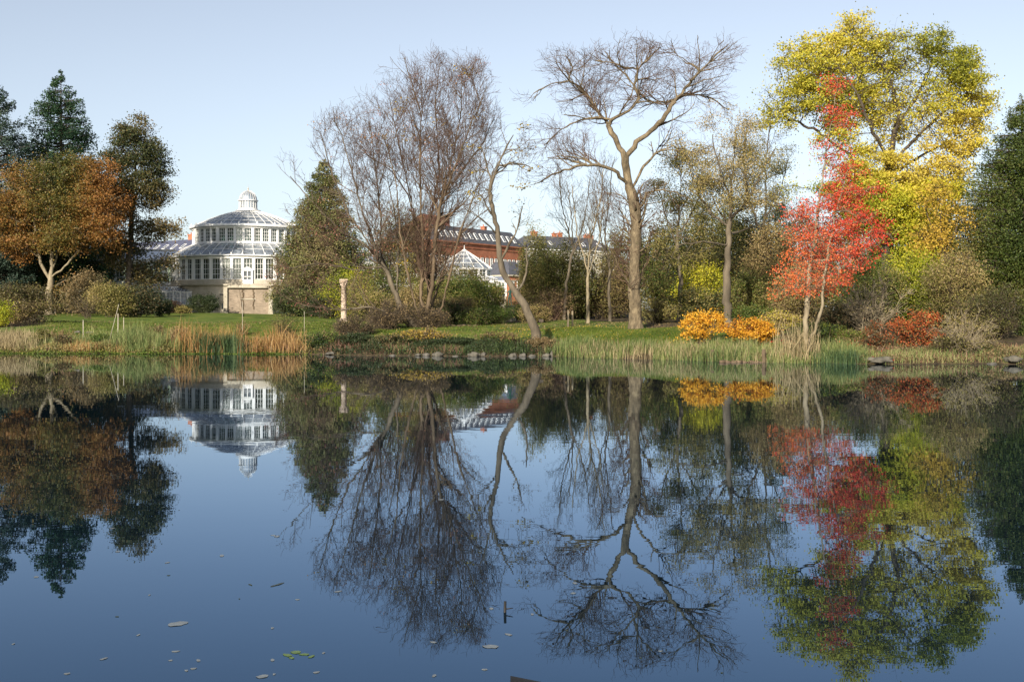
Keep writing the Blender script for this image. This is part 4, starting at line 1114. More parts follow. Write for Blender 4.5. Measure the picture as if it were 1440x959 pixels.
# yellow tree
T('broad tall tree with a glowing yellow-green crown, highest in the scene', 108,
  [[(1252, 452), (1248, 400), (1246, 340), (1244, 290), (1248, 250), (1252, 215), (1262, 170), (1255, 120), (1235, 80), (1200, 40)],
   [(1246, 300), (1222, 255, 1), (1190, 215, 1), (1150, 185, 2), (1105, 165, 2)],
   [(1250, 235), (1283, 200, -1), (1318, 165, -2), (1358, 135, -2)],
   [(1248, 250), (1290, 222, 2), (1335, 198, 2), (1372, 185, 2)],
   [(1250, 225), (1225, 180, -2), (1205, 130, -3), (1180, 95, -3)],
   [(1258, 185), (1290, 135, 2), (1310, 90, 3)], [(1246, 320), (1205, 280, -1), (1150, 265, -1), (1110, 262, -1)], [(1246, 330), (1280, 300, -2), (1310, 290, -2)]],
  [(1200, 55, 38, 30, 0, 3), (1260, 75, 68, 36, 0, 5), (1130, 95, 45, 35, 0, 4), (1320, 110, 58, 48, 0, 5), (1365, 150, 34, 40, 0, 3), (1200, 130, 80, 50, 0, 5), (1290, 160, 80, 45, 0, 5), (1100, 150, 48, 32, 1, 3), (1245, 290, 55, 50, -1, 4), (1290, 340, 48, 65, -1, 4), (1230, 230, 50, 30, 0, 3), (1330, 250, 35, 40, 0, 3), (1180, 205, 40, 28, 0, 3), (1205, 255, 44, 34, 0, 3), (1300, 255, 56, 34, 0, 4), (1345, 205, 34, 34, 0, 3), (1310, 395, 42, 45, -1, 3)],
  natt=2300, step=.6, kill=.9, infl=6, R=.6, tip=.028, thick=.1, bark='bark_dark', twig='bark_dark', tw=(.04, 2, 1.1, .014), trop=(0, 0, .05), jit=.3, twup=.0,
  fine=1.0, clus=(2100, .46, .22, .6), leaf=[(115000, .225, 'lf_yellow', .4, -.12), (60000, .23, 'lf_lime', .4, -.5, lambda p: p[:, 2] < 16)], name='yellow_tree')
# red tree
T('slender tree with two pale trunks and tiers of bright red leaves at the water edge', 72,
  [[(1136, 492), (1133, 455), (1136, 420), (1138, 380), (1146, 330), (1152, 280), (1160, 225), (1170, 170), (1178, 115)],
   [(1137, 484), (1148, 462, -.5), (1156, 430, -1), (1159, 390, -1), (1166, 340, -1), (1178, 290, -1), (1192, 240, -1)],
   [(1137, 400), (1118, 402, -1), (1096, 410, -1)], [(1160, 370), (1190, 350, 0), (1225, 325, 0), (1252, 330, 0)], [(1145, 335), (1125, 310, 0), (1110, 298, 0)], [(1158, 385), (1180, 375, -1), (1200, 372, -1)]],
  [(1140, 375, 45, 16, 0, 2.2), (1105, 408, 24, 7, -1, 1.4), (1140, 402, 38, 10, 0, 2), (1180, 375, 38, 14, 0, 2), (1215, 335, 42, 14, 0, 2), (1150, 325, 46, 18, 0, 2.2), (1165, 290, 50, 16, 0, 2.2), (1195, 270, 45, 14, 0, 2), (1240, 325, 22, 8, 0, 1.3), (1120, 300, 22, 14, 0, 1.4),
   (1170, 350, 62, 30, 0, 2.2), (1150, 390, 50, 20, 0, 2), (1180, 310, 50, 24, 0, 2), (1185, 240, 34, 14, 0, 1.6), (1168, 210, 24, 16, 0, 1.2), (1178, 165, 26, 20, 0, 1.3), (1172, 122, 18, 16, 0, 1.0), (1160, 398, 30, 12, -1, 1.4)],
  natt=1300, step=.35, kill=.5, infl=4, R=.2, tip=.014, thick=.055, bark='bark_pale', twig='bark_pale', tw=(.022, 2, .6, .008), trop=(0, 0, .0), jit=.3, twup=.0,
  fine=1.1, clus=(560, .3, .15, .9), leaf=[(16500, .135, 'lf_red', .3, -.5)], name='red_tree', flare=1.3)
# small golden tree at the right
T('small thin tree with sparse golden orange leaves beside the tall green conifer', 100,
  [[(1328, 450), (1326, 400), (1324, 350), (1322, 300), (1318, 265)], [(1325, 360), (1342, 330, 0), (1350, 300, 0)], [(1324, 340), (1308, 315, 0), (1300, 290, 0)]],
  [(1318, 285, 24, 30, 0, 2), (1340, 310, 24, 26, 0, 2), (1310, 340, 26, 30, 0, 2)], natt=260, step=.5, kill=.8, R=.18, thick=.06, bark='bark_dark', twig='bark_dark', tw=(.03, 2, .9, .012),
  leaf=[(4200, .2, 'lf_gold', .4, -.1)], name='golden_tree')
# left: russet tree and oak
T('rounded tree with rust orange leaves and a pale forked trunk at the left', 165,
  [[(70, 442), (69, 415), (72, 385), (74, 360), (72, 330), (66, 290)],
   [(71, 395), (58, 370, 0), (50, 335, 0), (48, 300, 0)], [(72, 385), (84, 350, 1), (92, 310, 1), (95, 270, 1)], [(72, 390), (95, 372, -1), (112, 350, -1), (120, 325, -1)], [(72, 405), (90, 395, -2), (108, 388, -2)],
   [(74, 350), (110, 300, 2), (130, 262, 2)], [(60, 365), (30, 345, 2), (10, 325, 2)]],
  [(55, 250, 52, 26, 0, 5), (120, 245, 46, 24, 0, 5), (20, 290, 42, 40, 0, 5), (75, 290, 60, 38, 0, 6), (140, 285, 40, 35, 0, 5), (30, 340, 45, 25, 0, 4), (150, 320, 28, 35, 0, 4), (100, 330, 40, 22, -2, 4), (85, 228, 40, 12, 0, 3)],
  natt=1600, step=.8, kill=1.2, infl=8, R=.5, tip=.035, thick=.12, bark='bark_pale', twig='bark_pale', tw=(.055, 2, 1.3, .018), trop=(0, 0, .05), jit=.3, twup=.05,
  fine=1., clus=(1000, .7, .4, .4), leaf=[(60000, .28, 'lf_russet', .5, -.3)], name='russet_tree')
T('dark airy oak with brown-tinged leaf clumps between the rust orange tree and the palm house', 172,
  [[(182, 440), (181, 400), (183, 350), (186, 300), (189, 250), (192, 200)],
   [(183, 345), (205, 330, 0), (235, 322, 0)], [(182, 380), (205, 375, 1), (228, 372, 1)], [(185, 310), (165, 280, 1), (158, 240, 1)], [(187, 280), (208, 255, -1), (220, 230, -1)], [(184, 330), (160, 320, -1), (150, 300, -1)]],
  [(190, 195, 30, 22, 0, 3), (175, 225, 28, 22, 0, 4), (212, 225, 22, 26, 0, 3), (200, 265, 32, 26, 0, 4), (225, 275, 12, 20, 0, 2), (170, 280, 28, 30, 0, 4), (235, 322, 18, 11, 0, 2), (200, 325, 24, 16, 0, 3), (230, 370, 20, 16, 1, 2), (205, 385, 28, 22, 1, 3), (165, 350, 30, 30, 0, 3)],
  natt=900, step=.8, kill=1.1, infl=8, R=.5, tip=.035, thick=.12, bark='bark_dark', twig='bark_dark', tw=(.055, 2, 1.3, .018), jit=.3, twup=.05,
  fine=1., clus=(420, .75, .45, .4), leaf=[(46000, .3, 'lf_oak', .45, -.6)], name='oak_tree')

# conifers
conifer('tall dark green spruce with a pointed top behind the rust orange tree', 85, 180, 97, 74, 640, 95000, .36, 'lf_spruce',
        ((0, .02), (.05, .17), (.12, .36), (.2, .52), (.3, .70), (.42, .85), (.6, 1), (1, 1.1)), .12, 3, clump=.22, seed=4)
conifer('dark bluish pine cut by the left edge of the picture', -6, 170, 116, 46, 300, 60000, .34, 'lf_blue',
        ((0, .1), (.08, .5), (.2, .85), (.35, 1), (.7, 1.35), (1, 1)), -.05, 4, clump=.3, seed=5)
conifer('broad cone-shaped olive brown conifer right of the palm house', 455, 160, 224, 74, 700, 95000, .3, 'lf_yew',
        ((0, .02), (.1, .26), (.3, .48), (.5, .72), (.7, .95), (.9, 1.02), (1, .95)), .12, .6, clump=.36, seed=6)
conifer('tall dense green conifer at the right edge of the picture', 1436, 100, 138, 100, 760, 120000, .2, 'lf_cypress',
        ((0, .03), (.05, .14), (.15, .34), (.3, .6), (.5, .9), (.7, 1.02), (.85, .95), (1, .7)), .1, 2.0, clump=.26, seed=7, lmin=.6)
conifer('dark blue-green conifer half hidden behind the red tree', 1090, 145, 262, 42, 200, 16000, .27, 'lf_blue',
        ((0, .1), (.2, .5), (.5, .9), (1, 1)), .0, 2, clump=.34, seed=8)
# ------------------------------------------------------------------ shrubs and backdrop trees
B = bush
B('large brown and olive bush at the lower left edge of the lawn', 22, 112, 398, 62, [('lf_dull', .7), ('lf_olive', .35)], 17000, .17, 24, clumps=110, smat='bark_brown', tws=300)
B('yellow-green shrub cut by the left edge just above the straw grass', -8, 106, 418, 30, 'lf_lime', 4000, .15, 14)
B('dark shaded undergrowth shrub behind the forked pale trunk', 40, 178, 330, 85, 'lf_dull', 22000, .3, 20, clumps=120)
B('brownish shrub between the forked pale trunk and the oak', 120, 160, 382, 40, 'lf_dull', 10000, .22, 18, clumps=80)
B('olive green arching shrub on the lawn under the oak', 158, 150, 392, 40, 'lf_olive', 10000, .2, 22, clumps=80, tws=200)
B('wide dark brown-green shrub under the oak', 192, 152, 402, 40, [('lf_dull', .5), ('lf_dark', .6)], 13000, .2, 18, clumps=90)
B('small dark shrub at the right foot of the oak', 226, 158, 418, 20, 'lf_dark', 4500, .2, 10)
B('round clipped dark evergreen bush on the lawn before the glasshouse', 287, 178, 415, 22, 'lf_dark', 8000, .2, 10, clumps=90, sig=.09, fill=.7, name='round_bush')
B('low salmon orange shrub beside the round dark bush', 243, 184, 422, 14, 'lf_salmon', 2600, .18, 10)
B('low green hedge plant under the salmon shrub', 258, 178, 430, 14, 'lf_olive', 2000, .18, 8)
B('small bare shrub with a thin stem standing alone on the lawn', 124, 132, 412, 26, 'lf_dull', 350, .12, 18, smat='twig_brown', tws=260, srad=.03, low=.35)
B('thin bare sapling in front of the brick podium', 341, 150, 392, 9, None, 0, .1, 8, smat='twig_brown', tws=60, srad=.025, low=.35, name='sapling')
B('dark green yew bush at the foot of the broad olive conifer', 412, 156, 395, 34, 'lf_dark', 8000, .2, 10, clumps=70)
B('yellow-green shrub behind the stone column', 488, 140, 372, 40, 'lf_lime', 7000, .18, 16, tws=200)
B('dark shadowy shrub left of the stone column', 455, 140, 412, 30, 'lf_dark', 6000, .18, 10)
B('tall rounded olive gold tree-like shrub behind the bare stems', 560, 150, 298, 44, 'lf_olive', 24000, .2, 30, clumps=110, tws=500, smat='twig_brown')
B('green twiggy shrub right behind the leaning stems', 528, 128, 372, 46, [('lf_olive', .6), ('lf_green', .4)], 12000, .17, 26, tws=500)
B('leafy green shrub below the small glass pavilion', 640, 130, 388, 56, [('lf_green', .6), ('lf_olive', .5)], 24000, .17, 24, tws=400)
B('pale variegated shrub with whitish leaves beside the green statue', 668, 146, 392, 40, [('lf_lime', .5), ('lf_green', .3)], 6500, .18, 20, tws=200)
B('grassy green mound shrub with arching shoots on the lawn', 700, 112, 428, 38, 'lf_green', 9000, .13, 60, tws=700, srad=.02, aspect=.3)
B('dull green shrub behind the leaning trunk', 728, 124, 425, 30, [('lf_olive', .6), ('lf_dull', .4)], 7000, .16, 20, tws=300)
B('large round twiggy olive bush right of the leaning trunk', 780, 126, 346, 56, [('lf_olive', .8), ('lf_green', .3)], 42000, .17, 44, tws=1500, srad=.05, clumps=120, smat='twig_brown')
B('upright yellow-olive bush next to the brick annex', 752, 134, 314, 27, 'lf_olive', 16000, .17, 20, tws=300)
B('twiggy brown thicket shrub behind the slender bare trees', 852, 128, 352, 46, [('lf_dull', .6), ('lf_olive', .6)], 20000, .15, 50, tws=1600, srad=.05, smat='twig_brown')
B('reddish stemmed low shrub behind the two stakes', 778, 118, 405, 30, 'lf_dull', 2500, .14, 40, tws=500, srad=.04, smat='twig_red')
B('small twiggy shrub at the right foot of the massive old trunk', 925, 100, 420, 30, 'lf_olive', 3500, .13, 40, tws=900, srad=.035, smat='twig_brown')
B('tall olive thicket right of the massive old trunk', 945, 118, 322, 55, [('lf_olive', .6), ('lf_green', .4)], 24000, .18, 36, tws=900, clumps=130)
B('bright yellow-green shrub between the two dark trunks', 985, 112, 372, 42, 'lf_lime', 9500, .17, 20, tws=300)
B('dark green shrub low between the trunks', 985, 104, 405, 40, [('lf_dark', .5), ('lf_olive', .5)], 10000, .16, 20, tws=300)
B('olive thicket behind the twiggy tree', 1045, 118, 300, 55, [('lf_olive', .5), ('lf_dark', .4)], 24000, .19, 36, tws=900, clumps=130)
B('green twiggy shrub just right of the dark straight trunk', 1062, 100, 378, 46, [('lf_olive', .7), ('lf_green', .3)], 15000, .15, 36, tws=800, clumps=100)
B('low green shrub behind the right half of the orange shrub', 1066, 90, 428, 42, [('lf_green', .6), ('lf_olive', .4)], 9000, .13, 24, tws=300)
B('dark brown shaded thicket behind the twin pale trunks', 1135, 96, 372, 55, [('lf_dull', .5), ('lf_olive', .5)], 17000, .16, 30, tws=700, clumps=110)
B('dark bush between the twin pale trunks and the orange red shrub', 1190, 84, 425, 44, [('lf_dark', .5), ('lf_dull', .5)], 12000, .13, 24, tws=400)
B('olive green thicket right of the red tree', 1220, 92, 362, 52, [('lf_olive', .7), ('lf_green', .4)], 18000, .15, 36, tws=900, clumps=120)
B('yellow-green bush under the yellow tree', 1285, 94, 348, 50, 'lf_lime', 17000, .16, 30, tws=500, clumps=120)
B('bare pale branched dead shrub over the water edge', 1225, 78, 388, 58, 'lf_olive', 700, .1, 26, smat='bark_pale', tws=650, srad=.055, low=.2, name='dead_shrub', fill=.6)
B('olive and brown leafed shrub left of the green conifer', 1345, 86, 350, 48, [('lf_olive', .7), ('lf_dull', .3)], 17000, .14, 30, tws=600, clumps=120)
B('brownish twiggy shrub below the green conifer', 1395, 78, 408, 50, [('lf_dull', .55), ('lf_olive', .5)], 12000, .12, 60, tws=1500, srad=.035, clumps=90, smat='twig_brown')
B('fan of bare pale twigs at the waterline near the right edge', 1355, 72, 440, 46, 'lf_olive', 2200, .1, 60, smat='bark_pale', tws=1100, srad=.04, name='twiggy_shrub')
B('small bright green bush at the right edge below the conifer', 1440, 80, 412, 18, 'lf_cypress', 4500, .13, 12)
B('orange and red leafed spreading shrub at the waterline', 1288, 73.5, 440, 44, [('lf_orange', .75), ('lf_olive', .22)], 7600, .12, 40, tws=700, srad=.03, clumps=46, sig=.1, fill=.25)
B('small orange leafed shrub left of the red-orange one', 1234, 73.5, 450, 30, [('lf_orange', .5), ('lf_dull', .5)], 3200, .11, 26, tws=500, clumps=30, srad=.025)
# orange-yellow azaleas
B('bright orange yellow shrub, left and taller of the two by the reeds', 985, 78.5, 437, 33, 'lf_azalea', 4200, .13, 22, tws=250, srad=.025, clumps=60, low=.15, sig=.08)
B('bright orange yellow shrub, right and rounder of the two by the reeds', 1053, 76.5, 448, 40, 'lf_azalea', 6200, .13, 24, tws=250, srad=.025, clumps=75, low=.2, sig=.09)
# low vegetation on the middle bank
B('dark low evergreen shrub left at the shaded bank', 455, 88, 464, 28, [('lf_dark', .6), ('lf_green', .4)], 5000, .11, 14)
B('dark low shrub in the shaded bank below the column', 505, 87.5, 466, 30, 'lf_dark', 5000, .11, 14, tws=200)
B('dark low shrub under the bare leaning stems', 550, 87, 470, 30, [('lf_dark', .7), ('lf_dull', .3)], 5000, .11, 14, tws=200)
B('low yellow-brown leafed shrub over the stones', 592, 87, 462, 42, [('lf_gold', .25), ('lf_dull', .4)], 4600, .12, 24, tws=350, low=.3)
B('dark green low shrub above the pale boulders', 640, 86.5, 474, 34, 'lf_dark', 5000, .11, 14)
B('brown and green low shrub left of the leaning trunk', 700, 86, 465, 32, [('lf_dull', .6), ('lf_green', .35)], 5200, .11, 26, tws=500)
B('reddish brown low shrub at the foot of the leaning trunk', 762, 84, 474, 22, 'lf_dull', 3500, .1, 26, tws=400, smat='twig_red')
B('thin reedy bush on the lawn edge left of the column', 400, 97, 440, 26, 'lf_olive', 1100, .1, 40, tws=500, srad=.022)
B('small brown seed-headed shrub above the orange reeds', 341, 96, 448, 9, 'lf_dull', 700, .1, 14, tws=60, srad=.02)
B('dark green undergrowth directly behind the sedge under the red tree', 1150, 77, 452, 46, [('lf_green', .5), ('lf_dark', .5)], 9000, .12, 24, tws=300)
B('yellowish undergrowth shrub behind the right orange yellow shrub', 1100, 82, 440, 30, [('lf_olive', .8), ('lf_lime', .3)], 7000, .12, 24, tws=300)
B('low brown-green shrub left of the small orange leafed shrub', 1196, 75, 462, 26, [('lf_dull', .4), ('lf_green', .6)], 5000, .11, 20, tws=300)
B('tall olive shrub filling the gap under the yellow crown', 1325, 92, 368, 34, [('lf_olive', .7), ('lf_lime', .3)], 12000, .15, 26, tws=500)
B('low dark shrub at the waterline right of the red-orange one', 1335, 72, 472, 26, [('lf_dull', .7), ('lf_olive', .4)], 4000, .1, 24, tws=500)
for px, d, top, w_, lab in [(545, 96, 424, 34, 'bare dark sucker shoots around the leaning stems'), (605, 97, 430, 30, 'bare twiggy shoots around the base of the tall fanning tree'), (500, 93, 446, 34, 'bare twiggy shrub low on the bank left of the leaning stems')]:
    B(lab, px, d, top, w_, 'lf_dull', 1400, .11, 60, tws=2600, srad=.03, clumps=90, smat='twig_brown', name='bare_shrub', twl=1.2)
B('green shrub hiding the foot of the glass pavilion annex', 694, 134, 396, 22, [('lf_green', .5), ('lf_olive', .6)], 8000, .15, 30, tws=500)
B('pale twiggy shrub under the right side of the brick institute', 745, 140, 384, 22, [('lf_olive', .7), ('lf_dull', .4)], 7000, .15, 30, tws=500)
for args in [
    ('low brush left of the tall fanning bare tree base', 560, 107, 428, 30, [('lf_olive', .5), ('lf_dull', .6)], 8000, .13, 40),
    ('low tangled brush right of the tall fanning bare tree base', 628, 108, 424, 34, [('lf_green', .4), ('lf_dull', .6)], 9000, .13, 44),
    ('low green brown brush before the arching green mound', 668, 106, 432, 28, [('lf_olive', .5), ('lf_green', .5)], 7000, .13, 40),
    ('low brush touching the right side of the leaning trunk', 752, 110, 428, 26, [('lf_olive', .5), ('lf_dull', .6)], 7000, .13, 40),
    ('brushy olive shrub in front of the brick institute', 655, 148, 372, 40, [('lf_olive', .7), ('lf_dull', .4)], 12000, .17, 40),
    ('brown twiggy tall shrub left of the small glass pavilion', 612, 140, 348, 30, [('lf_olive', .6), ('lf_dull', .5)], 9000, .16, 44),
    ('green brushy shrub between the stone column and the leaning stems', 515, 122, 400, 36, [('lf_olive', .6), ('lf_green', .4)], 10000, .15, 40),
    ('olive brush behind the foot of the tall fanning bare tree', 585, 118, 402, 40, [('lf_olive', .7), ('lf_dull', .4)], 12000, .15, 44),
    ('brown-green brush right of the tall fanning bare tree', 640, 114, 418, 34, [('lf_olive', .5), ('lf_dull', .5)], 8000, .14, 40),
    ('dark brush behind the two mossy posts', 815, 132, 395, 34, [('lf_dull', .6), ('lf_dark', .5)], 12000, .16, 40),
    ('mottled olive brush behind the two slim trunks', 868, 140, 372, 34, [('lf_olive', .7), ('lf_dull', .4)], 14000, .17, 40),
    ('olive-gold thicket high behind the twiggy tree', 1010, 132, 262, 48, 'lf_olive', 24000, .2, 40),
    ('tall green-brown thicket left of the red tree', 1085, 110, 320, 40, [('lf_olive', .7), ('lf_dull', .4)], 18000, .17, 40)]:
    B(*args, tws=1100, smat='twig_brown', srad=.04, clumps=110)
# rough weeds as single clumps on the left bank
for i, (px, d, top, w_, mt, lab) in enumerate([
    (58, 92, 462, 14, 'lf_olive', 'yellow-green weed clump beside the straw tussocks'), (88, 91, 470, 14, 'lf_dull', 'brown seeding weed clump below the flat slabs'),
    (140, 92, 468, 16, 'lf_green', 'green weed clump right of the flat slabs'), (188, 91, 474, 12, 'lf_dark', 'dark leafy clump at the waterline in the tall grass'),
    (222, 93, 456, 16, 'lf_dull', 'reddish brown seed heads left of the orange reeds'), (252, 92, 458, 15, 'lf_dull', 'brown dead flower heads touching the orange reeds'),
    (240, 90, 480, 14, 'lf_olive', 'olive clump low at the waterline left of the iris leaves'), (405, 92, 466, 14, 'lf_dull', 'brown weed clump right of the orange reeds')]):
    B(lab, px, d, top, w_, mt, 1500, .11, 22, tws=260, srad=.018, smat='twig_brown', name='weed_clump', cat='weeds')
# far woodland behind, separate trees
far = [(250, 330, 'lf_dull'), (880, 300, 'lf_olive'), (930, 285, 'lf_dull'), (985, 270, 'lf_olive'), (1040, 280, 'lf_dark'), (1130, 275, 'lf_dull'), (1185, 290, 'lf_olive'), (1240, 300, 'lf_green'), (1300, 325, 'lf_olive'), (1350, 320, 'lf_dull'), (1395, 330, 'lf_olive')]
sides = ['behind the massive old trunk', 'behind the tall olive thicket', 'behind the twiggy olive tree', 'left of the dark blue-green conifer', 'behind the red tree', 'behind the upper right of the red tree', 'under the yellow crown', 'right below the yellow crown', 'behind the golden tree', 'behind the green conifer']
for i, (px, top, mt) in enumerate(far[1:]):
    B('hazy half-bare woodland tree far ' + sides[i], px, 175 + 7 * (i % 3), top + 28, 38, mt, 11000, .32, 24, name='woodland_tree', cat='tree', group='woodland trees far behind the bank', tws=500, srad=.12, clumps=70)
for px, top, w_, mt, lab in [(-10, 250, 60, 'lf_dark', 'dark tree filling the left edge behind the pine'), (95, 345, 40, 'lf_dark', 'dark tree behind the rust orange crown'), (150, 330, 30, 'lf_oak', 'dark tree behind the oak trunk')]:
    B(lab, px, 195, top, w_, mt, 12000, .38, 20, name='woodland_tree', cat='tree', srad=.14, clumps=80)


# ------------------------------------------------------------------ reeds, grass and weeds
def zone(p0, p1, t0, t1, n, e=1.0):
    px = rng.uniform(p0, p1, n) + rng.normal(0, min(14, (p1 - p0) * .14), n); t = t0 + (t1 - t0) * rng.uniform(0, 1, n) ** e
    y = np.full(n, 85.)
    for _ in range(6):
        x = (px - 720) / F * y; y = shore(x) + t
    return x, y


def clumpy(X, Y, f, s, thr=-.2):
    k = sn(np.stack([X, Y, X * 0], 1), f, s) > thr
    return X[k], Y[k]


M['bl_straw'] = leafmat('straw_blades', [(.16, .12, .06), (.30, .24, .13), (.42, .34, .19)], .25)
M['bl_orange'] = leafmat('orange_reed_blades', [(.17, .09, .035), (.34, .18, .06), (.46, .31, .13)], .25)
M['bl_green'] = leafmat('green_reed_blades', [(.05, .08, .025), (.10, .15, .045), (.19, .23, .07), (.34, .33, .14)], .25)
M['bl_teal'] = leafmat('dark_green_iris_blades', [(.03, .06, .025), (.06, .105, .04), (.15, .19, .06)], .25)
M['bl_brown'] = leafmat('dead_stem_blades', [(.09, .05, .035), (.17, .09, .06), (.26, .15, .09)], .1)
M['bl_lawn'] = leafmat('lawn_blades', [(.05, .085, .01), (.09, .13, .015), (.16, .18, .03)], .3)

def bl(name, z, h0, h1, w, lean, mat, label, cat, clump=None, zoff=0.):
    X, Y = z
    if clump: X, Y = clumpy(X, Y, *clump)
    n = len(X); h = rng.uniform(h0, h1, n)
    if clump: h = h * np.clip(1 + .42 * sn(np.stack([X, Y, X * 0], 1), 1.4, 5), .3, 1.6)
    return blades(name, X, Y, h, rng.uniform(.6, 1.2, n) * w, lean, mat, label, cat, zoff=zoff)

bl('dry_grass', zone(-25, 44, .5, 5, 2600), .5, 1.5, .035, 1.1, 'bl_straw', 'pale straw coloured tussock grass at the left edge of the bank', 'grass')
bl('bank_grass', zone(30, 285, .2, 6, 6000), .3, .9, .03, .7, 'bl_green', 'yellow-green grass growing along the left bank', 'grass', (.9, 3, -.3))
bl('tall_grass', zone(150, 232, .3, 5, 2600), .8, 1.7, .03, .55, 'bl_green', 'tall green grass right of the flat stones on the left bank', 'grass', (1.2, 9, -.5))
bl('dead_stems', zone(60, 290, .3, 6, 2600), .3, 1.25, .03, .8, 'bl_brown', 'brown dead weeds on the left bank', 'weeds', (.8, 4, -.1))
bl('orange_grass', zone(90, 210, .1, 3, 1600), .3, .8, .03, .9, 'bl_orange', 'short orange-brown dying grass low on the left bank', 'grass', (.9, 12, 0))
bl('orange_reeds', zone(262, 388, -.2, 3.2, 1900), .5, 2.0, .035, .7, 'bl_orange', 'stand of orange dying reeds at the left waterline', 'reeds', (1.3, 5, -.7))
bl('green_iris', zone(278, 330, -.2, 1.6, 1500), .7, 1.7, .035, .5, 'bl_teal', 'dark green iris leaves in front of the orange reeds', 'reeds', (1.3, 6, -1))
bl('fringe_reeds', zone(385, 430, .0, 2.5, 350), .8, 1.9, .03, .7, 'bl_orange', 'thin yellow reeds right of the orange stand', 'reeds')
bl('bank_weeds', zone(380, 480, .3, 6, 2600), .25, .8, .035, .9, 'bl_brown', 'brown weeds on the bank below the conifer', 'weeds', (.8, 7, -.4))
bl('shade_weeds', zone(420, 790, .2, 5, 4500), .2, .7, .03, .9, 'bl_brown', 'brown dead weeds along the shaded middle bank', 'weeds', (.7, 15, -.2))
bl('shade_grass', zone(420, 790, .2, 6, 4000), .2, .65, .03, .9, 'bl_green', 'grass on the shaded middle bank', 'grass', (.7, 8, 0))
bl('pale_reeds', zone(786, 1010, -.35, 2.8, 9000), .3, .95, .03, .35, 'bl_green', 'long belt of pale green reeds in front of the massive old tree', 'reeds', (1.3, 11, -.45))
bl('straw_reeds', zone(790, 1100, -.35, 2.8, 2400), .3, 1.15, .03, .5, 'bl_straw', 'scattered straw coloured reed stalks in the pale green belt', 'reeds')
bl('green_reeds', zone(1000, 1205, -.4, 3.1, 8000), .35, 1.0, .032, .6, 'bl_green', 'dense green sedge under the red tree', 'reeds', (1.2, 13, -.5))
bl('dark_sedge', zone(1150, 1205, -.3, 1.0, 900), .4, .9, .03, .6, 'bl_teal', 'blue-green sedge tuft right of the twin pale trunks', 'reeds')
bl('tall_straw_reeds', zone(1096, 1150, -.3, 2.2, 260), 1.0, 2.9, .04, .5, 'bl_straw', 'tall arching straw reeds before the twin pale trunks', 'reeds')
bl('right_bank_grass', zone(1200, 1460, .0, 5, 5000), .15, .6, .03, .9, 'bl_green', 'tufts of grass among the leaf litter on the right bank', 'grass', (.9, 8, -.1))
bl('right_bank_weeds', zone(1200, 1460, .1, 5, 2500), .1, .5, .03, .9, 'bl_brown', 'brown litter and weeds along the right bank', 'weeds')
bl('lawn_grass', (lambda z: z)(zone(780, 960, 2.6, 16, 30000)), .05, .16, .03, .5, 'bl_lawn', 'short lawn grass around the massive old trunk', 'grass')
bl('left_lawn_grass', zone(60, 700, 6, 26, 30000), .05, .16, .04, .5, 'bl_lawn', 'short lawn grass behind the left bank', 'grass')


def carpet(name, z, n_up, size, mats, label, hmax=.35):
    X, Y = z
    A = np.stack([X, Y, np.maximum(gz(X, Y), 0) + rng.uniform(0, hmax, len(X)) * (1 + .8 * sn(np.stack([X, Y, X * 0], 1), 1.2, 2))], 1)
    o = leaves(name, A, size, M[mats], None, None, aspect=.8, up=.3); props(o, label, 'ground cover', kind='stuff')

carpet('ground_cover', zone(-30, 430, -.1, 6, 12000), 1, .11, 'lf_olive', 'small leafy weeds covering the left bank')
carpet('brown_ground_cover', zone(-30, 490, -.1, 6, 9000), 1, .11, 'lf_dull', 'brown leaf litter and weeds on the left bank')
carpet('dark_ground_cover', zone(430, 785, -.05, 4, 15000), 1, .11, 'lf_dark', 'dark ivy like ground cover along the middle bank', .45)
carpet('leaf_litter', zone(1180, 1470, -.05, 6, 9000), 1, .11, 'lf_dull', 'fallen brown leaves on the right bank')
carpet('waterline_weeds', zone(-30, 420, -.5, .5, 4000), 1, .12, 'lf_green', 'floating green weeds fringing the left waterline', .1)
carpet('brown_fallen_leaves', zone(60, 1100, 4, 34, 11000), 1, .12, 'lf_dull', 'brown fallen leaves scattered over the lawn', .05)
carpet('fallen_leaves', zone(700, 1000, 4, 18, 2200), 1, .1, 'lf_gold', 'yellow fallen leaves scattered on the lawn', .06)
carpet('red_fallen_leaves', zone(1080, 1250, .2, 5, 900), 1, .1, 'lf_red', 'red fallen leaves under the red tree', .3)


# ------------------------------------------------------------------ stones, stakes, column, statue, log, leaves
def stone(px, d, w, h, label, dep=None, col='stone', flat=False, zo=0):
    s = d / F; x = (px - 720) * s; z = max(float(gz(x, d)), -.05) + zo; W_ = w * s; Hs = h * s
    bm = bmesh.new(); bmesh.ops.create_icosphere(bm, subdivisions=3, radius=1)
    sd = random.uniform(0, 50)
    for v in bm.verts:
        c = v.co; k = 1 + .12 * math.sin(c.y * 6 + sd * 3) * math.sin(c.x * 5.3) + .16 * math.sin(c.x * 3 + sd) * math.cos(c.y * 2.6 + sd) + .10 * math.sin(c.z * 5 + sd * 2 + c.x * 4)
        c *= k; c.x *= W_ / 2; c.y *= (dep or W_ * .8) / 2; c.z *= Hs * (.52 if not flat else .5)
        c.z = max(c.z, -Hs * .25)
    me = bpy.data.meshes.new('boulder'); bm.to_mesh(me); bm.free(); me.materials.append(M[col])
    for p in me.polygons: p.use_smooth = True
    o = link(bpy.data.objects.new('boulder', me)); o.location = (x, d, z + Hs * .25); o.rotation_euler = (0, 0, random.uniform(-.3, .3))
    return props(o, label, 'stone', 'boulders along the waterline')

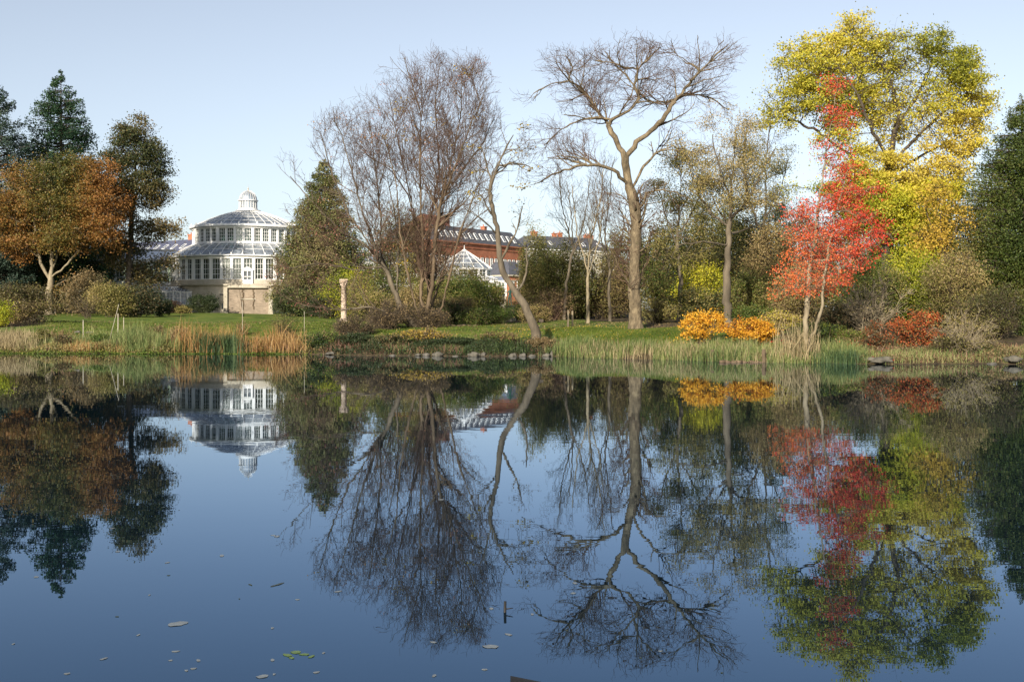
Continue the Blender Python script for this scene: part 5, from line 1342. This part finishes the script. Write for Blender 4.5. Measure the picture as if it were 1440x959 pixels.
M['stone_light'] = noisemat('light_boulder', [(.05, .048, .038), (.10, .092, .072), (.16, .145, .115)], 2.5, bump=.6)
ln = lambda px: float(shore((px - 720) / F * 84))
for px, w, h, col, lab, t in [
    (599, 12, 6, 'stone', 'grey rounded boulder, left of the pair under the yellow-brown shrub', -.1),
    (616, 16, 9, 'stone_light', 'pale rounded boulder, right of the pair under the yellow-brown shrub', -.15),
    (588, 8, 4, 'stone', 'small dark stone left of the boulder pair', .0),
    (667, 17, 9, 'stone_light', 'pale angular boulder with a slanting top, alone between dark shrubs', -.1),
    (680, 7, 7, 'stone', 'small upright stone touching the angular boulder', .0),
    (721, 12, 7, 'stone_light', 'pale boulder left of the row below the leaning trunk', -.1),
    (735, 11, 6, 'stone', 'grey boulder second in the row below the leaning trunk', -.05),
    (748, 9, 5, 'stone', 'dark stone in the middle of the row below the leaning trunk', -.1),
    (768, 13, 6, 'stone_light', 'wide pale stone at the right of the row below the leaning trunk', -.1),
    (776, 5, 11, 'stone_light', 'thin upright stone ending the row before the pale reeds', -.15),
    (640, 9, 3, 'stone', 'low dark stone half hidden by the dark green shrub', -.1),
    (552, 11, 3, 'stone', 'low dark stone under the bare leaning stems', -.1),
    (465, 14, 5, 'stone', 'flat grey stone on the shaded bank left of the column', .3)]:
    stone(px, ln(px) + t, w, h, lab, col=col)
stone(1240, 69.4, 34, 11, 'large flat pale rock at the waterline below the orange shrub', 1.1, 'stone_light', True)
stone(1222, 69.5, 20, 7, 'smaller flat stone left of the large flat pale rock', .8, 'stone_light', True)
stone(1425, 69.0, 24, 11, 'pale rock at the waterline near the right edge', 1.0, 'stone_light', True)
stone(1395, 69.2, 14, 5, 'small grey stone left of the rock near the right edge', .5, 'stone', True)
stone(109, 95.5, 10, 4, 'flat pale slab on the left bank, left of two', .5, 'stone_light', True, .12)
stone(126, 95.8, 10, 3, 'flat pale slab on the left bank, right of two', .5, 'stone_light', True, .1)

def stake(px, d, top, rad, lab, mat='pale_stone', lean=0., name='stake'):
    s = d / F; x = (px - 720) * s; z = float(gz(x, d)) - .1; zt = CZ + (HZ - top) * s
    m = MB(); m.tube((0, 0, 0), (lean, 0, zt - z), rad, rad * .85, 8); m.lathe([(rad * 1.05, 0), (rad * 1.2, .12), (rad, .14)], n=8)
    o = m.obj(name, M[mat], None, True); o.location = (x, d, z); return props(o, lab, 'stake', 'thin stakes on the bank')

stake(117, 93, 450, .035, 'thin pale stake beside the flat slabs on the left bank')
stake(152, 92, 428, .02, 'long thin rod leaning right on the left bank', lean=.9)
stake(166, 93, 441, .04, 'short white stake in the tall green grass')
stake(174, 94, 446, .03, 'shorter pale stake just right of the white one')
stake(341, 92, 424, .02, 'thin vertical rod standing in the orange reeds')
stake(428, 92, 438, .018, 'thin rod right of the reedy bush, before the conifer')
stake(799, 96, 436, .09, 'mossy wooden post, left of two by the slender trunks', 'bark_pale')
stake(805, 97, 437, .09, 'mossy wooden post, right of two by the slender trunks', 'bark_pale')

# stone column
def column():
    d = 112.0; x = (483.5 - 720) / F * d; z = float(gz(x, d)) - .1; zt = CZ + (HZ - 393) / F * d - z
    g = thing('stone_column', 'pale weathered stone column with a carved capital standing on the lawn', 'column', (x, d, z))
    r = .29
    MB().box(0, 0, .1, .85, .85, .3).obj('plinth', M['column_stone'], g)
    MB().lathe([(.40, .25), (.42, .34), (.34, .44), (r, .5), (r * .98, zt * .4), (r * .9, zt - .75), (r * 1.05, zt - .72), (r * .9, zt - .68)], n=24).obj('shaft', M['column_stone'], g, True)
    c = MB().lathe([(r * .9, zt - .68), (r * 1.1, zt - .4), (r * 1.4, zt - .2), (r * 1.5, zt - .12)], n=16)
    for k in range(8):
        t = k * math.pi / 4; 
        for zz, rr in ((zt - .5, .30), (zt - .25, .37)):
            c.box(rr * math.cos(t + zz), rr * math.sin(t + zz), zz, .12, .1, .22, t)
    c.obj('capital', M['column_stone'], g)
    MB().box(0, 0, zt - .05, .84, .84, .13, .1).obj('abacus', M['column_stone'], g)
M['column_stone'] = noisemat('column_stone', [(.34, .25, .18), (.46, .36, .28), (.55, .46, .37)], 4, bump=.5)
column()

# bronze statue
def statue():
    d = 118.0; x = (717 - 720) / F * d; z = float(gz(x, d)); top = CZ + (HZ - 404) / F * d; foot = top - 1.95
    g = thing('statue', 'green bronze statue of a standing figure on a stone pedestal left of the leaning trunk', 'statue', (x, d, z))
    hp = foot - z
    MB().box(0, 0, .15, 1.3, 1.3, .5).box(0, 0, .4 + (hp - .55) / 2, .95, .95, hp - .5).box(0, 0, hp - .07, 1.15, 1.15, .14).obj('pedestal', M['stone'], g)
    J = {'pel': (0, 0, 1.02, .16), 'waist': (.02, 0, 1.2, .13), 'chest': (.03, 0, 1.42, .18), 'neck': (.03, 0, 1.60, .065), 'head': (.03, -.03, 1.74, .105), 'crown': (.03, -.02, 1.86, .07),
         'shl': (-.17, 0, 1.52, .075), 'ell': (-.30, -.03, 1.26, .055), 'wrl': (-.24, -.2, 1.08, .04), 'hal': (-.22, -.26, 1.03, .04), 'shr': (.22, 0, 1.52, .075), 'elr': (.34, .04, 1.26, .055), 'wrr': (.40, -.04, 1.0, .04), 'har': (.41, -.06, .92, .04),
         'hl': (-.1, 0, .93, .11), 'kl': (-.14, -.05, .50, .075), 'al': (-.13, .03, .10, .05), 'tl': (-.16, -.12, .05, .045), 'hr': (.11, 0, .93, .11), 'kr': (.13, -.08, .52, .075), 'ar': (.16, .02, .10, .05), 'tr': (.2, -.13, .05, .045)}
    E = [('pel', 'waist'), ('waist', 'chest'), ('chest', 'neck'), ('neck', 'head'), ('head', 'crown'), ('chest', 'shl'), ('shl', 'ell'), ('ell', 'wrl'), ('wrl', 'hal'), ('chest', 'shr'), ('shr', 'elr'), ('elr', 'wrr'), ('wrr', 'har'),
         ('pel', 'hl'), ('hl', 'kl'), ('kl', 'al'), ('al', 'tl'), ('pel', 'hr'), ('hr', 'kr'), ('kr', 'ar'), ('ar', 'tr')]
    ks = list(J); me = bpy.data.meshes.new('figure'); me.from_pydata([J[k][:3] for k in ks], [(ks.index(a_), ks.index(b_)) for a_, b_ in E], [])
    o = link(bpy.data.objects.new('figure', me), g); o.location = (0, 0, hp)
    o.modifiers.new('skin', 'SKIN')
    for i, k in enumerate(ks):
        sv = me.skin_vertices[0].data[i]; sv.radius = (J[k][3], J[k][3] * .85); sv.use_root = (k == 'pel')
    sb = o.modifiers.new('sub', 'SUBSURF'); sb.levels = 2; sb.render_levels = 2
    me.materials.append(M['copper'])
statue()

# little sign on a stand
def sign():
    d = 104.0; x = (734 - 720) / F * d; z = float(gz(x, d))
    g = thing('plant_sign', 'small dark plate on a thin stand in the grass right of the leaning trunk foot', 'sign', (x + 1.6, 96, float(gz(x + 1.6, 96))))
    MB().tube((0, 0, -.1), (0, 0, .75), .025).obj('stand', M['bark_dark'], g)
    MB().box(0, -.03, .8, .4, .06, .26).obj('plate', M['bark_dark'], g)
sign()

def log(px, d, L, r, lab, rz, z=.02, name='log'):
    x = (px - 720) / F * d
    pts = [Vector((-L / 2 + L * k / 6, .06 * math.sin(k * 1.7), .05 * math.sin(k * 2.3))) for k in range(7)]
    m = MB()
    for k in range(6): m.tube(pts[k], pts[k + 1], r * (1 - .07 * k) * (1 + .12 * math.sin(k * 3)), r * (1 - .07 * (k + 1)) * (1 + .12 * math.sin((k + 1) * 3)), 9)
    m.tube(pts[2], pts[2] + Vector((.15, -.1, r * 2)), r * .35, r * .15, 6)
    o = m.obj(name, M['bark_brown'], None, True); o.location = (x, d, z); o.rotation_euler = (0, 0, rz); return props(o, lab, 'log')
log(1036, 71.5, 2.3, .13, 'half sunken log at the waterline below the right orange yellow shrub', .15)
log(1064, 71.3, .9, .11, 'short dark log end lying right of the half sunken log', -.2)
log(650, 98, 3.2, .075, 'fallen crooked dark branch on the lawn behind the middle bank', .5, float(gz(-4.4, 98)) + .12, 'fallen_branch')

def stump(px, d, h, r, lab):
    x = (px - 720) / F * d; z = max(-.3, float(gz(x, d)) - .2)
    m = MB().lathe([(r * 1.3, 0), (r, .2), (r * .9, h * .7), (r * .95, h), (r * .4, h + .04)], n=9); o = m.obj('stump', M['bark_brown'], None, True); o.location = (x, d, z); return props(o, lab, 'stump')
stump(1002, 73.6, .95, .12, 'dark broken post standing in the reeds below the left orange yellow shrub')
stump(1074, 71.6, 1.1, .14, 'short pale post in the reeds below the right orange yellow shrub')

M['black_wood'] = noisemat('black_wood', [(.008, .007, .006), (.02, .018, .015)], 5, rough=.6)
# near post tip cut by the lower edge, and the thin stick in the water
o = MB()
o.add([(-.12, -.35, -.6), (.12, -.35, -.6), (.12, .1, -.6), (-.12, .1, -.6), (-.13, -.35, .06), (.13, -.35, .02), (.13, .08, .03), (-.13, .1, .075)],
      [(3, 2, 1, 0), (4, 5, 6, 7), (0, 1, 5, 4), (1, 2, 6, 5), (2, 3, 7, 6), (3, 0, 4, 7)])
o = o.obj('mooring_post', M['black_wood']); o.location = ((740 - 720) / F * 9.0, 8.85, 0.0); props(o, 'black timber tip sticking out of the water at the bottom edge', 'post')
o = MB().tube((0, 0, -.3), (.01, 0, .11), .018, .014, 7).tube((0, .0, .03), (.09, -.01, .045), .008, .004, 5).obj('stick', M['black_wood'], None, True)
o.location = ((709 - 720) / F * 11.15, 11.15, 0); props(o, 'tiny dark stick poking out of the open water', 'stick')

# floating leaves
M['float_pale'] = noisemat('pale_floating_leaf', [(.11, .125, .13), (.17, .185, .185)], 6, rough=.35)
M['float_dark'] = noisemat('dark_floating_leaf', [(.015, .02, .012), (.04, .05, .02)], 6, rough=.4)
M['float_green'] = noisemat('green_floating_leaf', [(.05, .10, .02), (.12, .17, .04)], 6, rough=.4)
def pad(px, py, wpx, lab, grp=None, mat='float_pale', name='floating_leaf', asp=.6):
    d = CZ * F / (py - HZ); s = d / F; w = wpx * s; n = 12; V = []; ph = random.uniform(0, 6)
    for i in range(n):
        t = 2 * math.pi * i / n; r = w / 2 * (1 + .18 * math.sin(2 * t + ph) + .12 * math.sin(5 * t + ph))
        V.append((r * math.cos(t), r * asp * math.sin(t), .002 + .0015 * math.sin(3 * t)))
    V2 = [(x * .9, y * .9, -.002) for x, y, z in V]
    m = MB().add(V + V2, [tuple(range(n)), tuple(range(n, 2 * n))[::-1]] + [(i, n + i, n + (i + 1) % n, (i + 1) % n) for i in range(n)])
    o = m.obj(name, M[mat]); o.location = ((px - 720) * s, d, 0.002); o.rotation_euler = (0, 0, random.uniform(0, 3)); return props(o, lab, 'leaf', grp)
pad(250, 877, 26, 'largest pale leaf floating in the lower left water', None, 'float_pale', asp=.9)
pad(690, 909, 20, 'broad pale leaf floating below the reflection of the bare tree', None, 'float_pale', asp=.9)
pad(715, 892, 12, 'oval pale leaf floating just above the broad pale one', None, 'float_pale')
pad(369, 951, 16, 'pale pinkish leaf floating low in the left water', None, 'float_pale', asp=.9)
pad(390, 822, 24, 'long dark blade floating on the left water', None, 'float_dark', asp=.25)
pad(352, 822, 11, 'short dark blade floating left of the long dark one', None, 'float_dark', asp=.25)
for k, (px, py, w) in enumerate([(404, 921, 16), (416, 917, 18), (428, 920, 14), (438, 923, 12), (410, 925, 10)]):
    pad(px, py, w, 'green leaf in the small raft of floating weed at the lower left', 'raft of floating green leaves', 'float_green')
random.seed(77)
for k in range(44):
    px = random.choice([random.uniform(10, 480), random.uniform(20, 470), random.uniform(480, 1040)]); py = random.uniform(800, 955) if random.random() < .8 else random.uniform(700, 800)
    dk = random.random() < .4
    if dk: pad(px, py, random.uniform(3, 6), 'tiny dark fleck of leaf floating on the open water', 'dark floating leaf flecks', 'float_dark')
    else: pad(px, py, random.uniform(5, 12), 'small pale leaf floating on the open water', 'small pale floating leaves', 'float_pale')
